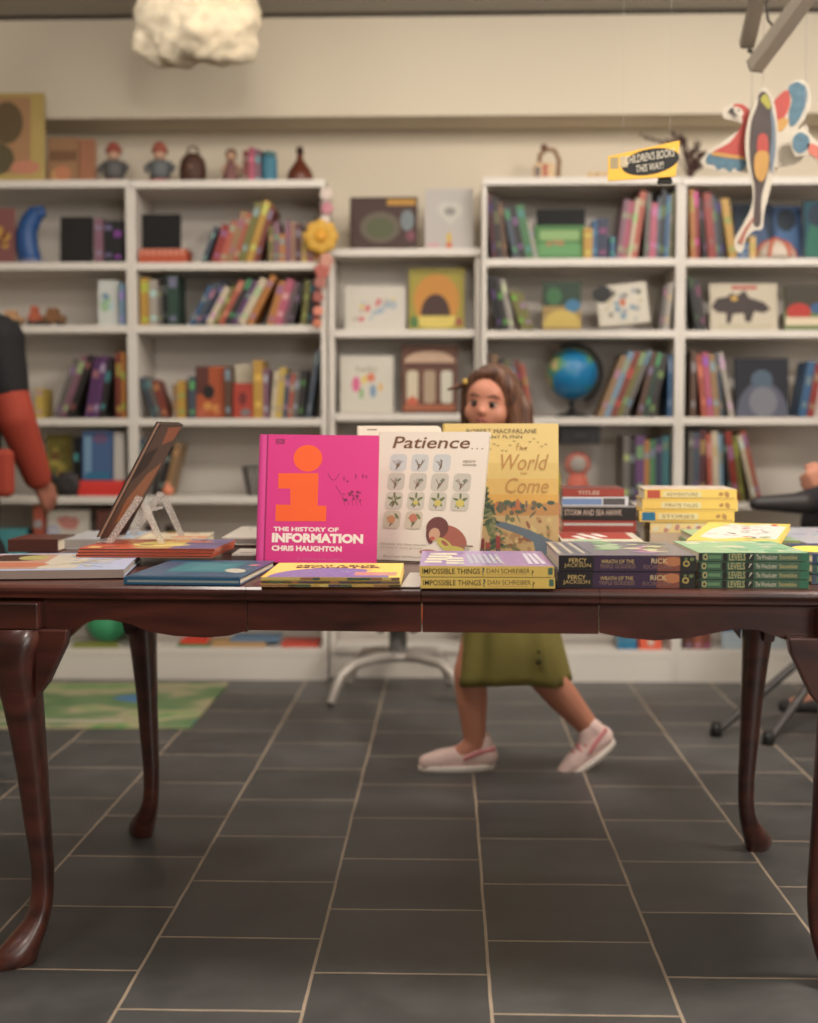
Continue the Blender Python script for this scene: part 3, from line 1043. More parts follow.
# small doll
t = thing('toy_doll', 'small toy doll in a dusky dress left of the upright pink books', 'toy', (XT(231), YT, zTB + .0006))
b = MB(); b.lathe([(0, 0), (.038, 0), (.034, .03), (.018, .08), (.014, .1), (0, .102)], M3((134, 88, 84))); b.build('dress', t)
b = MB(); b.ball((0, 0, .12), .022, M3((206, 160, 128))); b.build('head', t)
b = MB(); b.ball((0, .006, .126), .025, M3((110, 70, 50))); b.build('hair', t)
b = MB()
for s in (-1, 1):
    b.tube([(s * .012, 0, .095), (s * .035, 0, .065), (s * .03, -.02, .045)], [.007, .007, .006], M3((206, 160, 128)), 8)
b.build('arms', t)
for i, (px, h, c, nm) in enumerate([(244, 33, C['brick'], 'brick red'), (250, 36, C['pink'], 'pink'), (256, 34, C['mauve'], 'dusky mauve')]):
    o, d = shelf_book(5.6 * kt, h * kt, c, 0)
    o.location = (XT(px), YT - .03, zTB + .0006)
    tag(o, '%s small book standing on the bookcase top between the doll and the blue tin' % nm, 'book', 'small books on the bookcase top')
t = thing('tin', 'rounded blue-green tin on the bookcase top beside small upright books', 'tin', (XT(269), YT, zTB + .0006))
b = MB(); b.lathe([(0, 0), (.03, 0), (.034, .01), (.034, .1), (.03, .115), (0, .116)], mat((66, 118, 140), var=.25, scale=25)); b.build('body', t)
b = MB(); b.lathe([(0, .1165), (.031, .117), (.03, .132), (.012, .138), (0, .14)], M3((90, 130, 132))); b.build('lid', t)
t = thing('bottle', 'dark brown flask with a narrow neck at the end of the bookcase top', 'bottle', (XT(300), YT, zTB + .0006))
b = MB(); b.lathe([(0, 0), (.05, 0), (.056, .02), (.05, .05), (.026, .085), (.013, .105), (.012, .125), (0, .126)], mat((92, 46, 32), rough=.3, var=.3, scale=20)); b.build('body', t)
b = MB(); b.lathe([(0, .1265), (.014, .127), (.015, .145), (.008, .155), (0, .156)], M3((60, 36, 28))); b.build('stopper', t)
# little tiered toy on bookcase C
t = thing('toy_house', 'small wooden toy tower with an arched handle on the globe bookcase top', 'toy', (XT(547), YT, zTC + .0006))
b = MB(); b.box(-.055, .03, -.03, .03, 0, .075, mat((196, 168, 132), var=.2, scale=40)); b.build('body', t, bevel=.003)
b = MB(); b.box(-.05, -.03, -.031, -.0305, .02, .06, M3((110, 100, 96))); b.box(-.02, .0, -.031, -.0305, .02, .07, M3((190, 96, 76))); b.build('door_panel', t)
b = MB(); b.tube([(-.03, 0, .076), (-.03, 0, .11), (-.005, 0, .135), (.03, 0, .13), (.048, 0, .09), (.044, 0, .01)], .009, M3((140, 96, 60)), 8); b.build('arch', t)
b = MB(); b.ball((-.012, 0, .142), .014, M3((110, 70, 50))); b.build('knob', t)
# little wooden letter blocks
for i, px in enumerate([588, 595, 602, 609]):
    s = .024
    t = MB(); t.box(-s / 2, s / 2, 0, s, 0, s, mat((206, 176, 130), var=.1)); 
    a = Art(t, frame((-s / 2, 0, 0), (1, 0, 0), (0, 0, 1))); a.text('ABCD'[i], s * .25, s * .2, s * .5, s * .6, M3((150, 110, 76)), .01)
    tag(t.build('wooden_block', loc=(XT(px), YT - .1, zTC + .0006), bevel=.001), 'small pale wooden block left of the yellow sign, %s from the left' % ORD[i], 'toy block', 'wooden blocks beside the sign')

# the yellow sign
YS = 3.4
t0 = at(679, 172, YS); t1 = at(608, 180, YS)
kS = YS / F
Zs = zTC
t = thing('hanging_sign', 'yellow sign with a black oval reading children\'s books this way, above the bookcases', 'sign', (t1.x, YS, Zs + .004))
t.scale = (YS / 5.2, 1, YS / 5.2)
t.location.z = t1.z - .002
b = MB()
W = 71 * .004
out = [(0, .0), (W * .93, .016), (W * .985, .155), (.0, .095)]
b.prism(out, 0, .008, mat((222, 172, 62), rough=.5), 'y')
a = Art(b, frame((0, 0, 0), (1, 0, .04), (0, 0, 1)))
blk = M3((34, 32, 30))
wc = M3((226, 214, 190))
a.ell(W * .58, .066, W * .40, .050, blk, rot=8, seg=28)
a.rect(W * .3, .02, W * .62, .088, blk, r=.01)
a.rect(W * .03, .045, W * .14, .09, M3((170, 150, 110)))
a.rect(W * .16, .05, W * .27, .092, M3((196, 176, 140)))
a.text("CHILDREN'S BOOKS", W * .235, .060, W * .68, .032, wc, .0, shear=.15, rot=7)
a.text('THIS WAY!', W * .38, .026, W * .38, .028, wc, .0, shear=.15, rot=6)
b.build('sign_board', t)
b = MB(); b.prism([(W * .7, -.004), (W * .9, -.004), (W * .86, .03), (W * .72, .03)], .0085, .03, blk, 'y'); b.build('bracket', t)
b = MB()
for u_ in (.2, .85):
    b.tube([(W * u_, .004, .09), (W * u_, .004, (ZC - .002 - t.location.z) / t.scale[2])], .0006, M3((200, 190, 176)), 5)
b.build('string', t)
# dried twigs
t = thing('dried_plant', 'dark dried twigs with tiny leaves around the yellow sign', 'plant', (XT(690), YT, zTC + .0006))
b = MB()
rt = random.Random(5)
tw = mat((70, 46, 40), var=.2)
b.lathe([(0, 0), (.022, 0), (.018, .02), (0, .02)], tw, seg=10)
for i in range(26):
    an = rt.uniform(0, 6.28)
    if i < 8:
        tgt = Vector((rt.uniform(-.2, -.03), 0.0 + rt.uniform(-.01, .02), rt.uniform(.17, .2)))
    else:
        tgt = Vector((rt.uniform(-.01, .06), rt.uniform(-.03, .03), rt.uniform(.04, .16)))
    mid = Vector((tgt.x * .4, tgt.y * .4, tgt.z * .7 if i >= 8 else tgt.z * .85))
    b.tube([(0, 0, .01), mid, tgt], [.0035, .0028, .0018], tw, 5)
    for k in range(7):
        q = mid.lerp(tgt, k / 6.0) + Vector((rt.uniform(-.008, .008), rt.uniform(-.008, .008), rt.uniform(-.008, .008)))
        b.ball(q, .0075, tw, sx=rt.uniform(.6, 1.2), sy=.5, sz=rt.uniform(.4, .9), seg=6)
b.build('twigs', t)

# ------------------------------------------------------------ globe
zG = ZT[(UC, 421)]
YG = SY + .14
gp = at(572, 374, YG)
t = thing('globe', 'blue desk globe on a dark stand in the middle of the right bookcases', 'globe', (gp.x, YG, zG + .0006))
hz = gp.z - zG
gr = 25.5 * YG / F
b = MB(); b.lathe([(0, 0), (.068, 0), (.07, .006), (.05, .014), (.016, .022), (.011, .04), (.011, hz - gr - .012), (.016, hz - gr - .006), (0, hz - gr - .004)], BLACK, seg=28); b.build('stand', t)
ocean = ramp_mat('globe_map', [(0, (20, 84, 138)), (.5, (32, 122, 172)), (.57, (96, 150, 84)), (.64, (196, 176, 128)), (.75, (206, 190, 160))], scale=9, rough=.28, detail=4, spec=.5)
b = MB(); b.ball((0, 0, hz), gr, ocean, seg=40); b.build('sphere', t)
b = MB()
ax = Vector((math.sin(R(-20)), 0, math.cos(R(-20))))
pth = []
for k in range(17):
    an = R(90 + 23 - k * (180 + 0) / 16)
    pth.append((math.cos(an) * (gr + .014), 0, hz + math.sin(an) * (gr + .014)))
b.tube(pth, .0085, BLACK, 8); b.build('meridian_arm', t)

# ------------------------------------------------------------ small shelf items
# blue curved toy
pz = ZT[(UA, 266)]
p0 = at(30, 255, SY + .06)
t = thing('toy_dinosaur', 'tall blue rounded toy curving to one side on the upper left shelf', 'toy', (p0.x, SY + .06, pz + .0006))
b = MB()
bl = mat((40, 76, 128), rough=.4, var=.15, scale=20)
b.tube([(0, 0, .0), (0, 0, .02), (-.012, 0, .07), (-.014, 0, .12), (.0, 0, .165), (.026, 0, .2), (.05, -.004, .205), (.062, -.006, .19)], [.038, .046, .045, .043, .04, .036, .03, .012], bl, 14)
b.build('body', t)
b = MB(); b.lathe([(0, -.0), (.05, .0), (.05, .012), (.04, .02), (0, .02)], M3((120, 120, 150))); b.build('base', t)
b = MB(); b.ball((.045, -.032, .208), .006, BLACK); b.build('eye', t)
# orange wooden toys, third shelf
pz = ZT[(UA, 329)]
for i, (px, w, h, c, lab) in enumerate([(8, 22, 16, (206, 156, 108), 'peach toy car with small wheels at the left edge of the third shelf'),
                                        (31, 13, 20, (196, 96, 66), 'orange-red toy car beside the peach one, third shelf at the left'),
                                        (50, 22, 18, (140, 94, 54), 'brown toy car right of the orange-red one, third shelf at the left')]):
    t = thing('toy_car', lab, 'toy car', (Xs(px), SY + .05, pz + .0006), group='toy cars on the third shelf')
    w *= ka; h *= ka
    b = MB(); b.prism([(-w / 2, .012), (w / 2, .012), (w / 2, h * .55), (w * .25, h * .6), (w * .18, h), (-w * .25, h), (-w * .33, h * .6), (-w / 2, h * .5)], -.02, .02, M3(c), 'y'); b.build('body', t, bevel=.002)
    for s in (-1, 1):
        b = MB(); b.lathe([(0, -.024), (.012, -.024), (.012, .024), (0, .024)], M3((70, 60, 50)), M=Matrix.Translation((s * w * .3, 0, .012)) @ Matrix.Rotation(R(90), 4, 'X'), seg=14); b.build('wheels', t)
# dark toy and yellow book front on fifth shelf
pz = ZT[(UA, 500)]
t = thing('tape_dispenser', 'dark grey rounded gadget with a ring centre lying on the fifth shelf', 'gadget', (Xs(61), SY + .004, pz + .0006))
b = MB(); b.lathe([(.012, -.02), (.04, -.024), (.05, -.01), (.05, .01), (.04, .024), (.012, .02)], M3((58, 54, 54)), M=Matrix.Translation((.01, .026, .0505)) @ Matrix.Rotation(R(90), 4, 'X'))
b.build('body', t)
b = MB(); b.tube([(-.03, .025, .06), (-.065, .02, .085), (-.085, .02, .07)], [.02, .016, .01], M3((48, 44, 44)), 8); b.build('arm', t)
b = MB(); b.lathe([(.0, -.012), (.011, -.012), (.011, .012), (0, .012)], M3((120, 130, 134)), M=Matrix.Translation((.01, .026, .0505)) @ Matrix.Rotation(R(90), 4, 'X')); b.build('hub', t)
# wire basket on the B fifth shelf
pz = ZT[(UB, 500)]
t = thing('wire_basket', 'grey wire basket on the fifth shelf behind the pink book', 'basket', (Xs(254), SY + .09, pz + .0006))
b = MB()
g = M3((84, 78, 76))
for k in range(6):
    s = .04 + .0035 * k; z = .004 + k * .022
    b.tube([(s, s, z), (-s, s, z), (-s, -s, z), (s, -s, z), (s, s, z)], .0032 if k < 5 else .005, g, 6)
for i in range(5):
    q = -1 + i * .5
    for (ux, uy) in ((1, q), (-1, q), (q, 1), (q, -1)):
        b.tube([(ux * .04, uy * .04, .004), (ux * .0575, uy * .0575, .114)], .0022, g, 5)
b.build('frame', t)
b = MB(); b.box(-.04, .04, -.04, .04, .0, .004, g); b.build('floor_plate', t)
# small ball toy by the easel, UB fifth shelf
t = MB(); t.ball((0, 0, .02), .02, mat((214, 132, 100)), sx=1.2)
t.ball((0.0, 0, .044), .011, mat((220, 150, 120)))
tag(t.build('toy_animal', loc=(Xs(164), SY + .03, pz + .0006)), 'little peach toy on the fifth shelf left of the wire basket', 'toy')
# items below: red and olive jars
pz = ZT[(UB, 578)]
for px, c, nm in ((146, (190, 70, 44), 'red'), (166, (130, 120, 60), 'olive')):
    t = thing('jar', '%s jar on the sixth shelf seen behind the clear easel' % nm, 'jar', (Xs(px), SY + .06, pz + .0006), group='jars on the sixth shelf')
    b = MB(); b.lathe([(0, 0), (.034, 0), (.036, .01), (.036, .15), (.026, .17), (0, .17)], M3(c)); b.build('body', t)
    b = MB(); b.lathe([(0, .1705), (.028, .171), (.028, .195), (0, .2)], M3((60, 46, 40))); b.build('lid', t)
# black speaker/box and red figure in bookcase C lower shelf
pz = ZT[(UC, 506)]
t = thing('toy_robot', 'orange-red toy figure with a round grey face beneath the globe', 'toy', (Xs(581), SY + .08, pz + .0006))
b = MB(); b.lathe([(0, 0), (.052, 0), (.05, .05), (.036, .1), (.03, .11), (0, .112)], M3((206, 96, 74)), sy=.6); b.build('body', t)
b = MB(); b.ball((0, 0, .15), .052, M3((200, 104, 86)), sy=.5); b.build('head', t)
b = MB(); b.ball((0, -.018, .15), .034, M3((160, 150, 140)), sy=.4); b.build('face', t)
zbx = zrow(580, 421) - TH / 2
t = thing('storage_tray', 'black box hanging under the shelf below the globe', 'box', (Xs(582), SY + .03, zbx - .078))
b = MB(); b.box(-.08, .08, 0, .2, 0, .07, BLACK); b.build('tray', t, bevel=.003)
b = MB(); b.box(-.086, .086, 0, .2, .071, .077, BLACK); b.build('rail', t)
b = MB(); b.box(-.02, .02, -.008, -.0005, .03, .04, M3((70, 66, 64))); b.build('handle', t)
# toys at the foot of bookcase D second shelf
pz = ZT[(UD, 262)]
t = thing('toy_tent', 'white and red striped toy dome on the shelf right of the dark parrot tail', 'toy', (Xs(779), SY + .07, pz + .0006))
b = MB(); b.lathe([(0, 0), (.08, 0), (.074, .03), (.05, .06), (.02, .078), (0, .082)], M3((214, 196, 176)), seg=24); b.build('dome', t)
b = MB()
for a in range(0, 360, 60):
    b.tube([(.081 * math.cos(R(a)), .081 * math.sin(R(a)), .004), (.077 * math.cos(R(a)), .077 * math.sin(R(a)), .03), (.053 * math.cos(R(a)), .053 * math.sin(R(a)), .062), (.0, .0, .085)], .0075, M3((206, 96, 70)), 6)
b.build('ribs', t)
o, d = shelf_book(11 * ka, 16 * ka, C['blue'], 0); o.location = (Xs(738), SY + .02, pz + .0006)
tag(o, 'small square blue book in front of the dark parrot tail', 'book')
o, d = shelf_book(6 * ka, 22 * ka, C['yellow'], 0); o.location = (Xs(750), SY + .02, pz + .0006)
tag(o, 'small yellow book beside the blue one, under the dark parrot', 'book')

# garland at the end of bookcase B
t = thing('hanging_garland', 'yellow paper flower with pink paper blooms trailing down the bookcase side', 'garland', (Xs(322), SY - .035, zrow(320, 330)))
zz0 = zrow(320, 330)
b = MB()
for k in range(8):
    a = R(45 * k)
    b.ball((.05 * math.cos(a) * .8, 0, zrow(320, 238) - zz0 + .05 * math.sin(a) * .8), .03, mat((196, 152, 60), var=.15), sy=.4, seg=12)
b.ball((0, -.012, zrow(320, 238) - zz0), .025, mat((206, 148, 50)), sy=.5, seg=12)
b.build('yellow_flower', t)
for i, (px, py, r, c) in enumerate([(327, 262, .026, (190, 138, 122)), (323, 272, .028, (176, 100, 90)), (321, 284, .022, (166, 108, 98)), (319, 298, .02, (156, 92, 82)), (319, 312, .018, (206, 130, 110)), (318, 324, .016, (196, 120, 90)),
                                    (327, 196, .022, (206, 190, 180)), (328, 210, .022, (190, 130, 140)), (326, 222, .018, (210, 196, 186))]):
    b = MB()
    cx = Xs(px) - Xs(322); cz = zrow(320, py) - zz0
    for k in range(5):
        a = R(72 * k + 20 * i)
        b.ball((cx + r * .6 * math.cos(a), 0, cz + r * .6 * math.sin(a)), r * .62, mat(c, var=.15), sy=.5, seg=10)
    b.build('bloom', t)
b = MB(); b.tube([(Xs(327) - Xs(322), .015, zrow(320, 190) - zz0), (0.01, .015, zrow(320, 240) - zz0), (.0, .015, zrow(320, 285) - zz0), (-.015, .015, 0)], .002, M3((120, 90, 60)), 6); b.build('string', t)

# ------------------------------------------------------------ bottom shelf pieces seen under the table
pz = ZT[(UA, 652)]
t = MB(); t.ball((0, 0, .08), .085, mat((70, 158, 112), var=.1), sx=1.05, sz=.94, seg=24)
t.ball((0, 0, .158), .012, mat((190, 150, 60)), sz=.5, seg=12)
tag(t.build('ball', loc=(Xs(92), SY + .175, pz + .0006)), 'green ball on the bottom shelf near the left table legs', 'ball')
pz = ZT[(UB, 652)]


def lying(px0, px1, hpx, c, lab, unit, y, z=0.0, Yo=.03, d=.17, grp=None):
    w = (px1 - px0) * ka; h = hpx * ka
    mb = MB()
    cm = mat(c, rough=.45, var=.12, scale=18)
    mb.box(0, w, 0, d, 0, .0022, cm); mb.box(0, w, 0, d, h - .0022, h, cm); mb.box(0, w, 0, .0022, .0022, h - .0022, cm)
    mb.box(.003, w - .003, .0022, d - .003, .0022, h - .0022, PAGES)
    tag(mb.build('book', loc=(Xs(px0), SY + Yo, ZT[(unit, y)] + z + .0006)), lab, 'book', grp)


lying(66, 112, 4, (126, 130, 60), 'olive book lying flat on the bottom shelf in front of the green ball', UA, 652, d=.055, Yo=.01)
lying(172, 204, 3, (66, 120, 74), 'green book flat on the bottom shelf under a red one', UB, 652)
lying(175, 203, 4, (206, 62, 46), 'red book stacked on the green one, bottom shelf seen under the table', UB, 652, .0125)
lying(207, 262, 4.5, (176, 140, 96), 'wide tan book flat on the bottom shelf between table legs', UB, 652)
lying(225, 275, 3, (96, 124, 150), 'pale blue book lying on the wide tan one, bottom shelf', UB, 652, .0187, Yo=.05)
lying(278, 316, 4, (186, 76, 62), 'dull red book flat at the end of the bottom shelf near the stool', UB, 652)
lying(622, 641, 5, (40, 110, 150), 'blue book flat on the bottom shelf right of the child', UC, 654, .0)
lying(622, 641, 5, (60, 120, 150), 'lighter blue book stacked on another blue book, bottom shelf', UC, 654, .0206)
t = thing('toy_box', 'orange-red box with a white disc on the bottom shelf beside the blue books', 'box', (Xs(644), SY + .02, ZT[(UC, 654)] + .0006))
b = MB(); b.box(0, 22 * ka, 0, .1, 0, .055, mat((216, 96, 70))); b.build('body', t, bevel=.002)
b = MB(); b.ball((.045, -.001, .03), .014, M3((220, 200, 180)), sy=.15); b.build('disc', t)
b = MB()
for i in range(3):
    o, d = shelf_book(8.5 * ka, 26 * ka, [(92, 54, 44), (140, 80, 60), (110, 62, 50)][i], 7 if i else 0)
    o.location = (Xs([690, 708, 717][i]), SY + .02, ZT[(UD, 654)] + .0006)
    if i == 0: o.location.x = Xs(690)
    tag(o, ['dark brown book upright on the bottom shelf, first of three by the rear table leg', 'reddish-brown leaning book on the bottom shelf, middle of three by the rear table leg',
            'brown leaning book on the bottom shelf, nearest to the rear table leg'][i], 'book', 'brown books on the bottom shelf')
face_book('picture_book', 'blue-topped pale book on the bottom shelf behind the right rear table leg', 0, 627, 652, 722, 743, ZT[(UD, 654)], (170, 186, 196),
          lambda a, w, h: a.rect(0, h * .7, w, h, M3((60, 100, 150))), lean=4, Y=SY + .03)
face_book('picture_book', 'blue-topped pale book on the bottom shelf right of the rear table leg', 0, 627, 652, 768, 786, ZT[(UD, 654)], (176, 186, 190),
          lambda a, w, h: a.rect(0, h * .65, w, h, M3((70, 106, 150))), lean=4, Y=SY + .03)

# ------------------------------------------------------------ cloud lamp
YC_ = 4.75
cp = at(197, 14, YC_)
t = thing('cloud_lamp', 'fluffy white cloud lamp hanging from the ceiling at the upper left', 'lamp', tuple(cp))
kc = YC_ / F
fl = bpy.data.materials.new('cotton'); fl.use_nodes = True
nt = fl.node_tree; bs = nt.nodes['Principled BSDF']
bs.inputs['Base Color'].default_value = (lin(200), lin(188), lin(166), 1)
bs.inputs['Roughness'].default_value = 1.0; bs.inputs['Specular IOR Level'].default_value = 0.05
bs.inputs['Subsurface Weight'].default_value = 0.35; bs.inputs['Subsurface Radius'].default_value = (.06, .05, .035); bs.inputs['Subsurface Scale'].default_value = .6
tcn = nt.nodes.new('ShaderNodeTexCoord'); nzn = nt.nodes.new('ShaderNodeTexNoise'); nzn.inputs['Scale'].default_value = 22; nzn.inputs['Detail'].default_value = 6
bs.inputs['Emission Color'].default_value = (1, .78, .48, 1); bs.inputs['Emission Strength'].default_value = .0
bpn = nt.nodes.new('ShaderNodeBump'); bpn.inputs['Strength'].default_value = .4; bpn.inputs['Distance'].default_value = .02
nt.links.new(tcn.outputs['Object'], nzn.inputs['Vector']); nt.links.new(nzn.outputs['Fac'], bpn.inputs['Height']); nt.links.new(bpn.outputs['Normal'], bs.inputs['Normal'])
b = MB()
for (px, py, rpx, dy) in [(165, 18, 30, 0), (150, 40, 19, .02), (178, 46, 24, -.03), (196, 38, 28, -.06), (215, 30, 30, 0), (236, 18, 24, .02), (238, 44, 19, .03), (200, 0, 34, -.02),
                          (172, 0, 28, .04), (230, -5, 26, 0), (155, -4, 17, .03), (214, 52, 14, -.03), (188, 60, 12, -.02), (160, 54, 12, .0), (228, 56, 12, .0), (200, -30, 24, 0)]:
    q = at(px, py, YC_) - cp
    b.ball((q.x, dy, q.z), rpx * kc, fl, seg=26, rough=.16, nsc=6)
cc_ = fuse(b, 'cotton_cloud', t, .014, 10, fl)
dtx = bpy.data.textures.new('fluff', 'CLOUDS'); dtx.noise_scale = .07
dm_ = cc_.modifiers.new('fluff', 'DISPLACE'); dm_.texture = dtx; dm_.strength = .05; dm_.mid_level = .5
b = MB(); b.tube([(0, 0, .08), (0, 0, ZC - cp.z - .0012)], .003, M3((60, 56, 52)), 6); b.build('cord', t)

# ------------------------------------------------------------ ceiling rails at the upper right
t = thing('ceiling_rail', 'pale metal rail slanting down from the ceiling in the upper right corner', 'rail', tuple(at(755, 66, 3.9)))
o0 = at(755, 66, 3.9)
MET = mat((176, 166, 152), rough=.45, metal=.3, var=.05)
METD = mat((128, 118, 106), rough=.5, metal=.3, var=.05)


def beam(b, p, q, w, h, m, cap=None):
    p = Vector(p); q = Vector(q); d = (q - p).normalized()
    s = d.cross(Vector((0, 0, 1))).normalized(); u = s.cross(d)
    ring = lambda c: [c + s * w / 2 + u * h / 2, c - s * w / 2 + u * h / 2, c - s * w / 2 - u * h / 2, c + s * w / 2 - u * h / 2]
    b.loft([ring(p), ring(q)], m, smooth=False)
    if cap:
        b.loft([ring(p - d * .004), ring(p - d * .0005)], cap, smooth=False)


b = MB(); beam(b, (0, 0, 0), at(824, -28, 3.6) - o0, .042, .04, MET, M3((40, 34, 32))); b.build('rail_bar', t)
b = MB(); b.tube([Vector((0, 0, 0)) + (at(775, 28, 3.8) - o0), (at(768, 20, 3.8) - o0), (at(766, 4, 3.8) - o0), (at(770, -6, 3.8) - o0)], .004, M3((60, 50, 44)), 6); b.build('cable', t)
t = thing('ceiling_rail', 'shorter darker metal rail beside the long slanting one, upper right', 'rail', tuple(at(747, 44, 3.95)))
o0 = at(747, 44, 3.95)
b = MB(); beam(b, (0, 0, 0), at(764, -30, 3.75) - o0, .04, .03, METD, M3((40, 34, 32))); b.build('rail_bar', t)
b = MB(); b.tube([(.0, -.01, -.02), (.03, -.01, -.035)], .006, M3((50, 40, 36)), 6); b.build('clip', t)

# ------------------------------------------------------------ hanging cardboard parrots
YP = 3.95
kp = YP / F


def P2(px, py):
    q = at(px, py, YP)
    return (q.x, q.z)


def cut(b, pts, dy, m, th=.004):
    """cardboard piece traced in the plane YP + dy"""
    b.prism([P2(*p) for p in pts], YP + dy, YP + dy + th, m, 'y')


def smoothpts(pts, n=4):
    out = []
    N = len(pts)
    for i in range(N):
        p0, p1, p2, p3 = [Vector(pts[(i + j - 1) % N]) for j in range(4)]
        for k in range(n):
            u = k / n
            out.append(tuple(0.5 * ((2 * p1) + (-p0 + p2) * u + (2 * p0 - 5 * p1 + 4 * p2 - p3) * u * u + (-p0 + 3 * p1 - 3 * p2 + p3) * u ** 3)))
    return out


CARD = mat((196, 186, 170), rough=.7, var=.03)
RED = mat((168, 68, 60), rough=.6, var=.12, scale=50)
TEAL = mat((78, 108, 124), rough=.6, var=.35, scale=60)
DKB = mat((72, 60, 58), rough=.6, var=.2, scale=30)
YEL = mat((180, 136, 72), rough=.6, var=.1)

t = thing('hanging_parrot', 'red cardboard macaw with spread wings hanging behind the dark parrot', 'hanging decoration')
b = MB()
cut(b, smoothpts([(724, 108), (735, 103), (748, 106), (756, 120), (772, 112), (782, 95), (794, 81), (806, 82), (811, 98), (806, 116), (797, 130), (808, 126), (802, 160), (770, 168), (748, 172), (720, 172), (702, 164), (706, 154), (722, 142), (742, 127), (736, 121), (724, 118)]), 0, CARD)
b.build('cardboard', t)
b = MB()
cut(b, smoothpts([(733, 105), (744, 105), (751, 116), (746, 132), (745, 160), (712, 154), (730, 142), (741, 126), (742, 118), (738, 113)]), -.002, RED, .0015)
b.build('red_feathers', t); b = MB()
cut(b, smoothpts([(774, 101), (787, 90), (790, 104), (784, 118), (776, 122), (772, 112)]), -.002, RED, .0015)
b.build('red_feathers', t)
b = MB()
cut(b, smoothpts([(711, 153), (722, 157), (745, 159), (744, 169), (738, 171), (734, 168), (730, 172), (724, 168), (718, 170), (714, 165), (707, 164), (706, 158)], 3), -.0025, TEAL, .0015)
b.build('blue_wingtip', t); b = MB()
cut(b, smoothpts([(788, 88), (797, 82), (806, 88), (807, 100), (802, 114), (796, 124), (790, 126), (789, 112), (792, 100)]), -.0025, TEAL, .0015)
b.build('blue_wingtip', t)
b = MB()
cut(b, [(714, 152), (745, 157), (745, 160), (726, 158), (710, 155)], -.004, YEL, .0012)
b.build('yellow_feathers', t); b = MB()
cut(b, smoothpts([(776, 122), (784, 118), (788, 122), (782, 131), (776, 130)]), -.004, YEL, .0012)
b.build('yellow_feathers', t)
b = MB()
cut(b, smoothpts([(731, 108), (739, 108), (743, 114), (738, 119), (732, 116)]), -.005, CARD, .0012)
b.build('face', t)
b = MB()
cut(b, smoothpts([(729, 110), (733, 108), (734, 113), (738, 117), (733, 116), (731, 113), (729, 114)], 3), -.007, M3((64, 58, 58)), .0012)
b.build('beak', t)
b = MB(); b.ball((P2(738, 111)[0], YP - .0075, P2(738, 111)[1]), .0035, BLACK, sy=.3); b.build('eye', t)
b = MB(); b.tube([(P2(752, 110)[0], YP + .005, P2(752, 110)[1]), (P2(752, 60)[0], YP + .005, ZC - .001)], .001, M3((170, 160, 150)), 5); b.build('string', t)

t = thing('hanging_parrot', 'dark cardboard parrot with a yellow beak and long tail, hanging in front', 'hanging decoration')
b = MB()
cut(b, smoothpts([(760, 91), (767, 95), (772, 107), (775, 130), (774, 160), (768, 190), (762, 214), (760, 230), (752, 232), (744, 240), (740, 253), (734, 252), (733, 240), (742, 224), (750, 206), (750, 188), (745, 168), (743, 145), (746, 122), (752, 106)]), -.03, CARD)
b.build('cardboard', t)
b = MB()
cut(b, smoothpts([(760, 94), (765, 97), (769, 108), (771, 130), (770, 156), (764, 180), (759, 200), (758, 226), (751, 226), (752, 206), (752, 188), (748, 166), (747, 146), (749, 124), (755, 107), (756, 98)]), -.032, DKB, .0015)
b.build('dark_feathers', t)
b = MB(); cut(b, smoothpts([(756, 138), (764, 138), (765, 155), (755, 155)]), -.034, RED, .0012); b.build('red_belly', t)
b = MB(); cut(b, smoothpts([(753, 156), (765, 155), (765, 172), (759, 184), (752, 176)]), -.036, YEL, .0012); b.build('orange_belly', t)
b = MB(); cut(b, smoothpts([(758, 102), (763, 97), (768, 107), (766, 112), (760, 106)]), -.034, M3((176, 170, 60)), .0012); b.build('beak', t)
b = MB(); cut(b, [(735, 244), (742, 230), (751, 218), (751, 222), (744, 234), (740, 246)], -.034, M3((180, 110, 90)), .0012); b.build('tail_stripe', t)
b = MB(); cut(b, smoothpts([(768, 112), (772, 124), (773, 150), (769, 176), (767, 160), (769, 140)]), -.034, M3((110, 124, 140)), .0012); b.build('grey_wing', t)
b = MB(); b.tube([(P2(761, 98)[0], YP - .025, P2(761, 98)[1]), (P2(761, 50)[0], YP - .025, ZC - .001)], .001, M3((170, 160, 150)), 5); b.build('string', t)

t = thing('hanging_parrot', 'cardboard parrot with a round blue head and red body, cut off by the right edge', 'hanging decoration')
b = MB()
cut(b, smoothpts([(786, 142), (794, 134), (804, 138), (812, 146), (850, 168), (880, 200), (870, 214), (830, 190), (806, 160), (790, 160)]), -.06, CARD); b.build('cardboard', t)
b = MB(); cut(b, smoothpts([(788, 142), (795, 137), (803, 142), (803, 152), (795, 158), (788, 153)]), -.062, TEAL, .0015); b.build('blue_head', t)
b = MB(); cut(b, smoothpts([(806, 148), (850, 172), (872, 202), (840, 190), (812, 164), (803, 157)]), -.062, M3((214, 110, 90)), .0015); b.build('red_body', t)
b = MB(); b.tube([(P2(800, 140)[0], YP - .055, P2(800, 140)[1]), (P2(800, 60)[0], YP - .055, ZC - .001)], .001, M3((170, 160, 150)), 5); b.build('string', t)
b = MB()
pp = [(788, 127), (790, 131), (778, 168), (766, 196), (762, 196), (773, 166), (783, 136)]
b.prism([P2(*p) for p in pp], YP + .02, YP + .026, mat((150, 104, 88), var=.1), 'y')
tag(b.build('hanging_perch'), 'thin brown perch slanting down between the hanging parrots', 'perch')

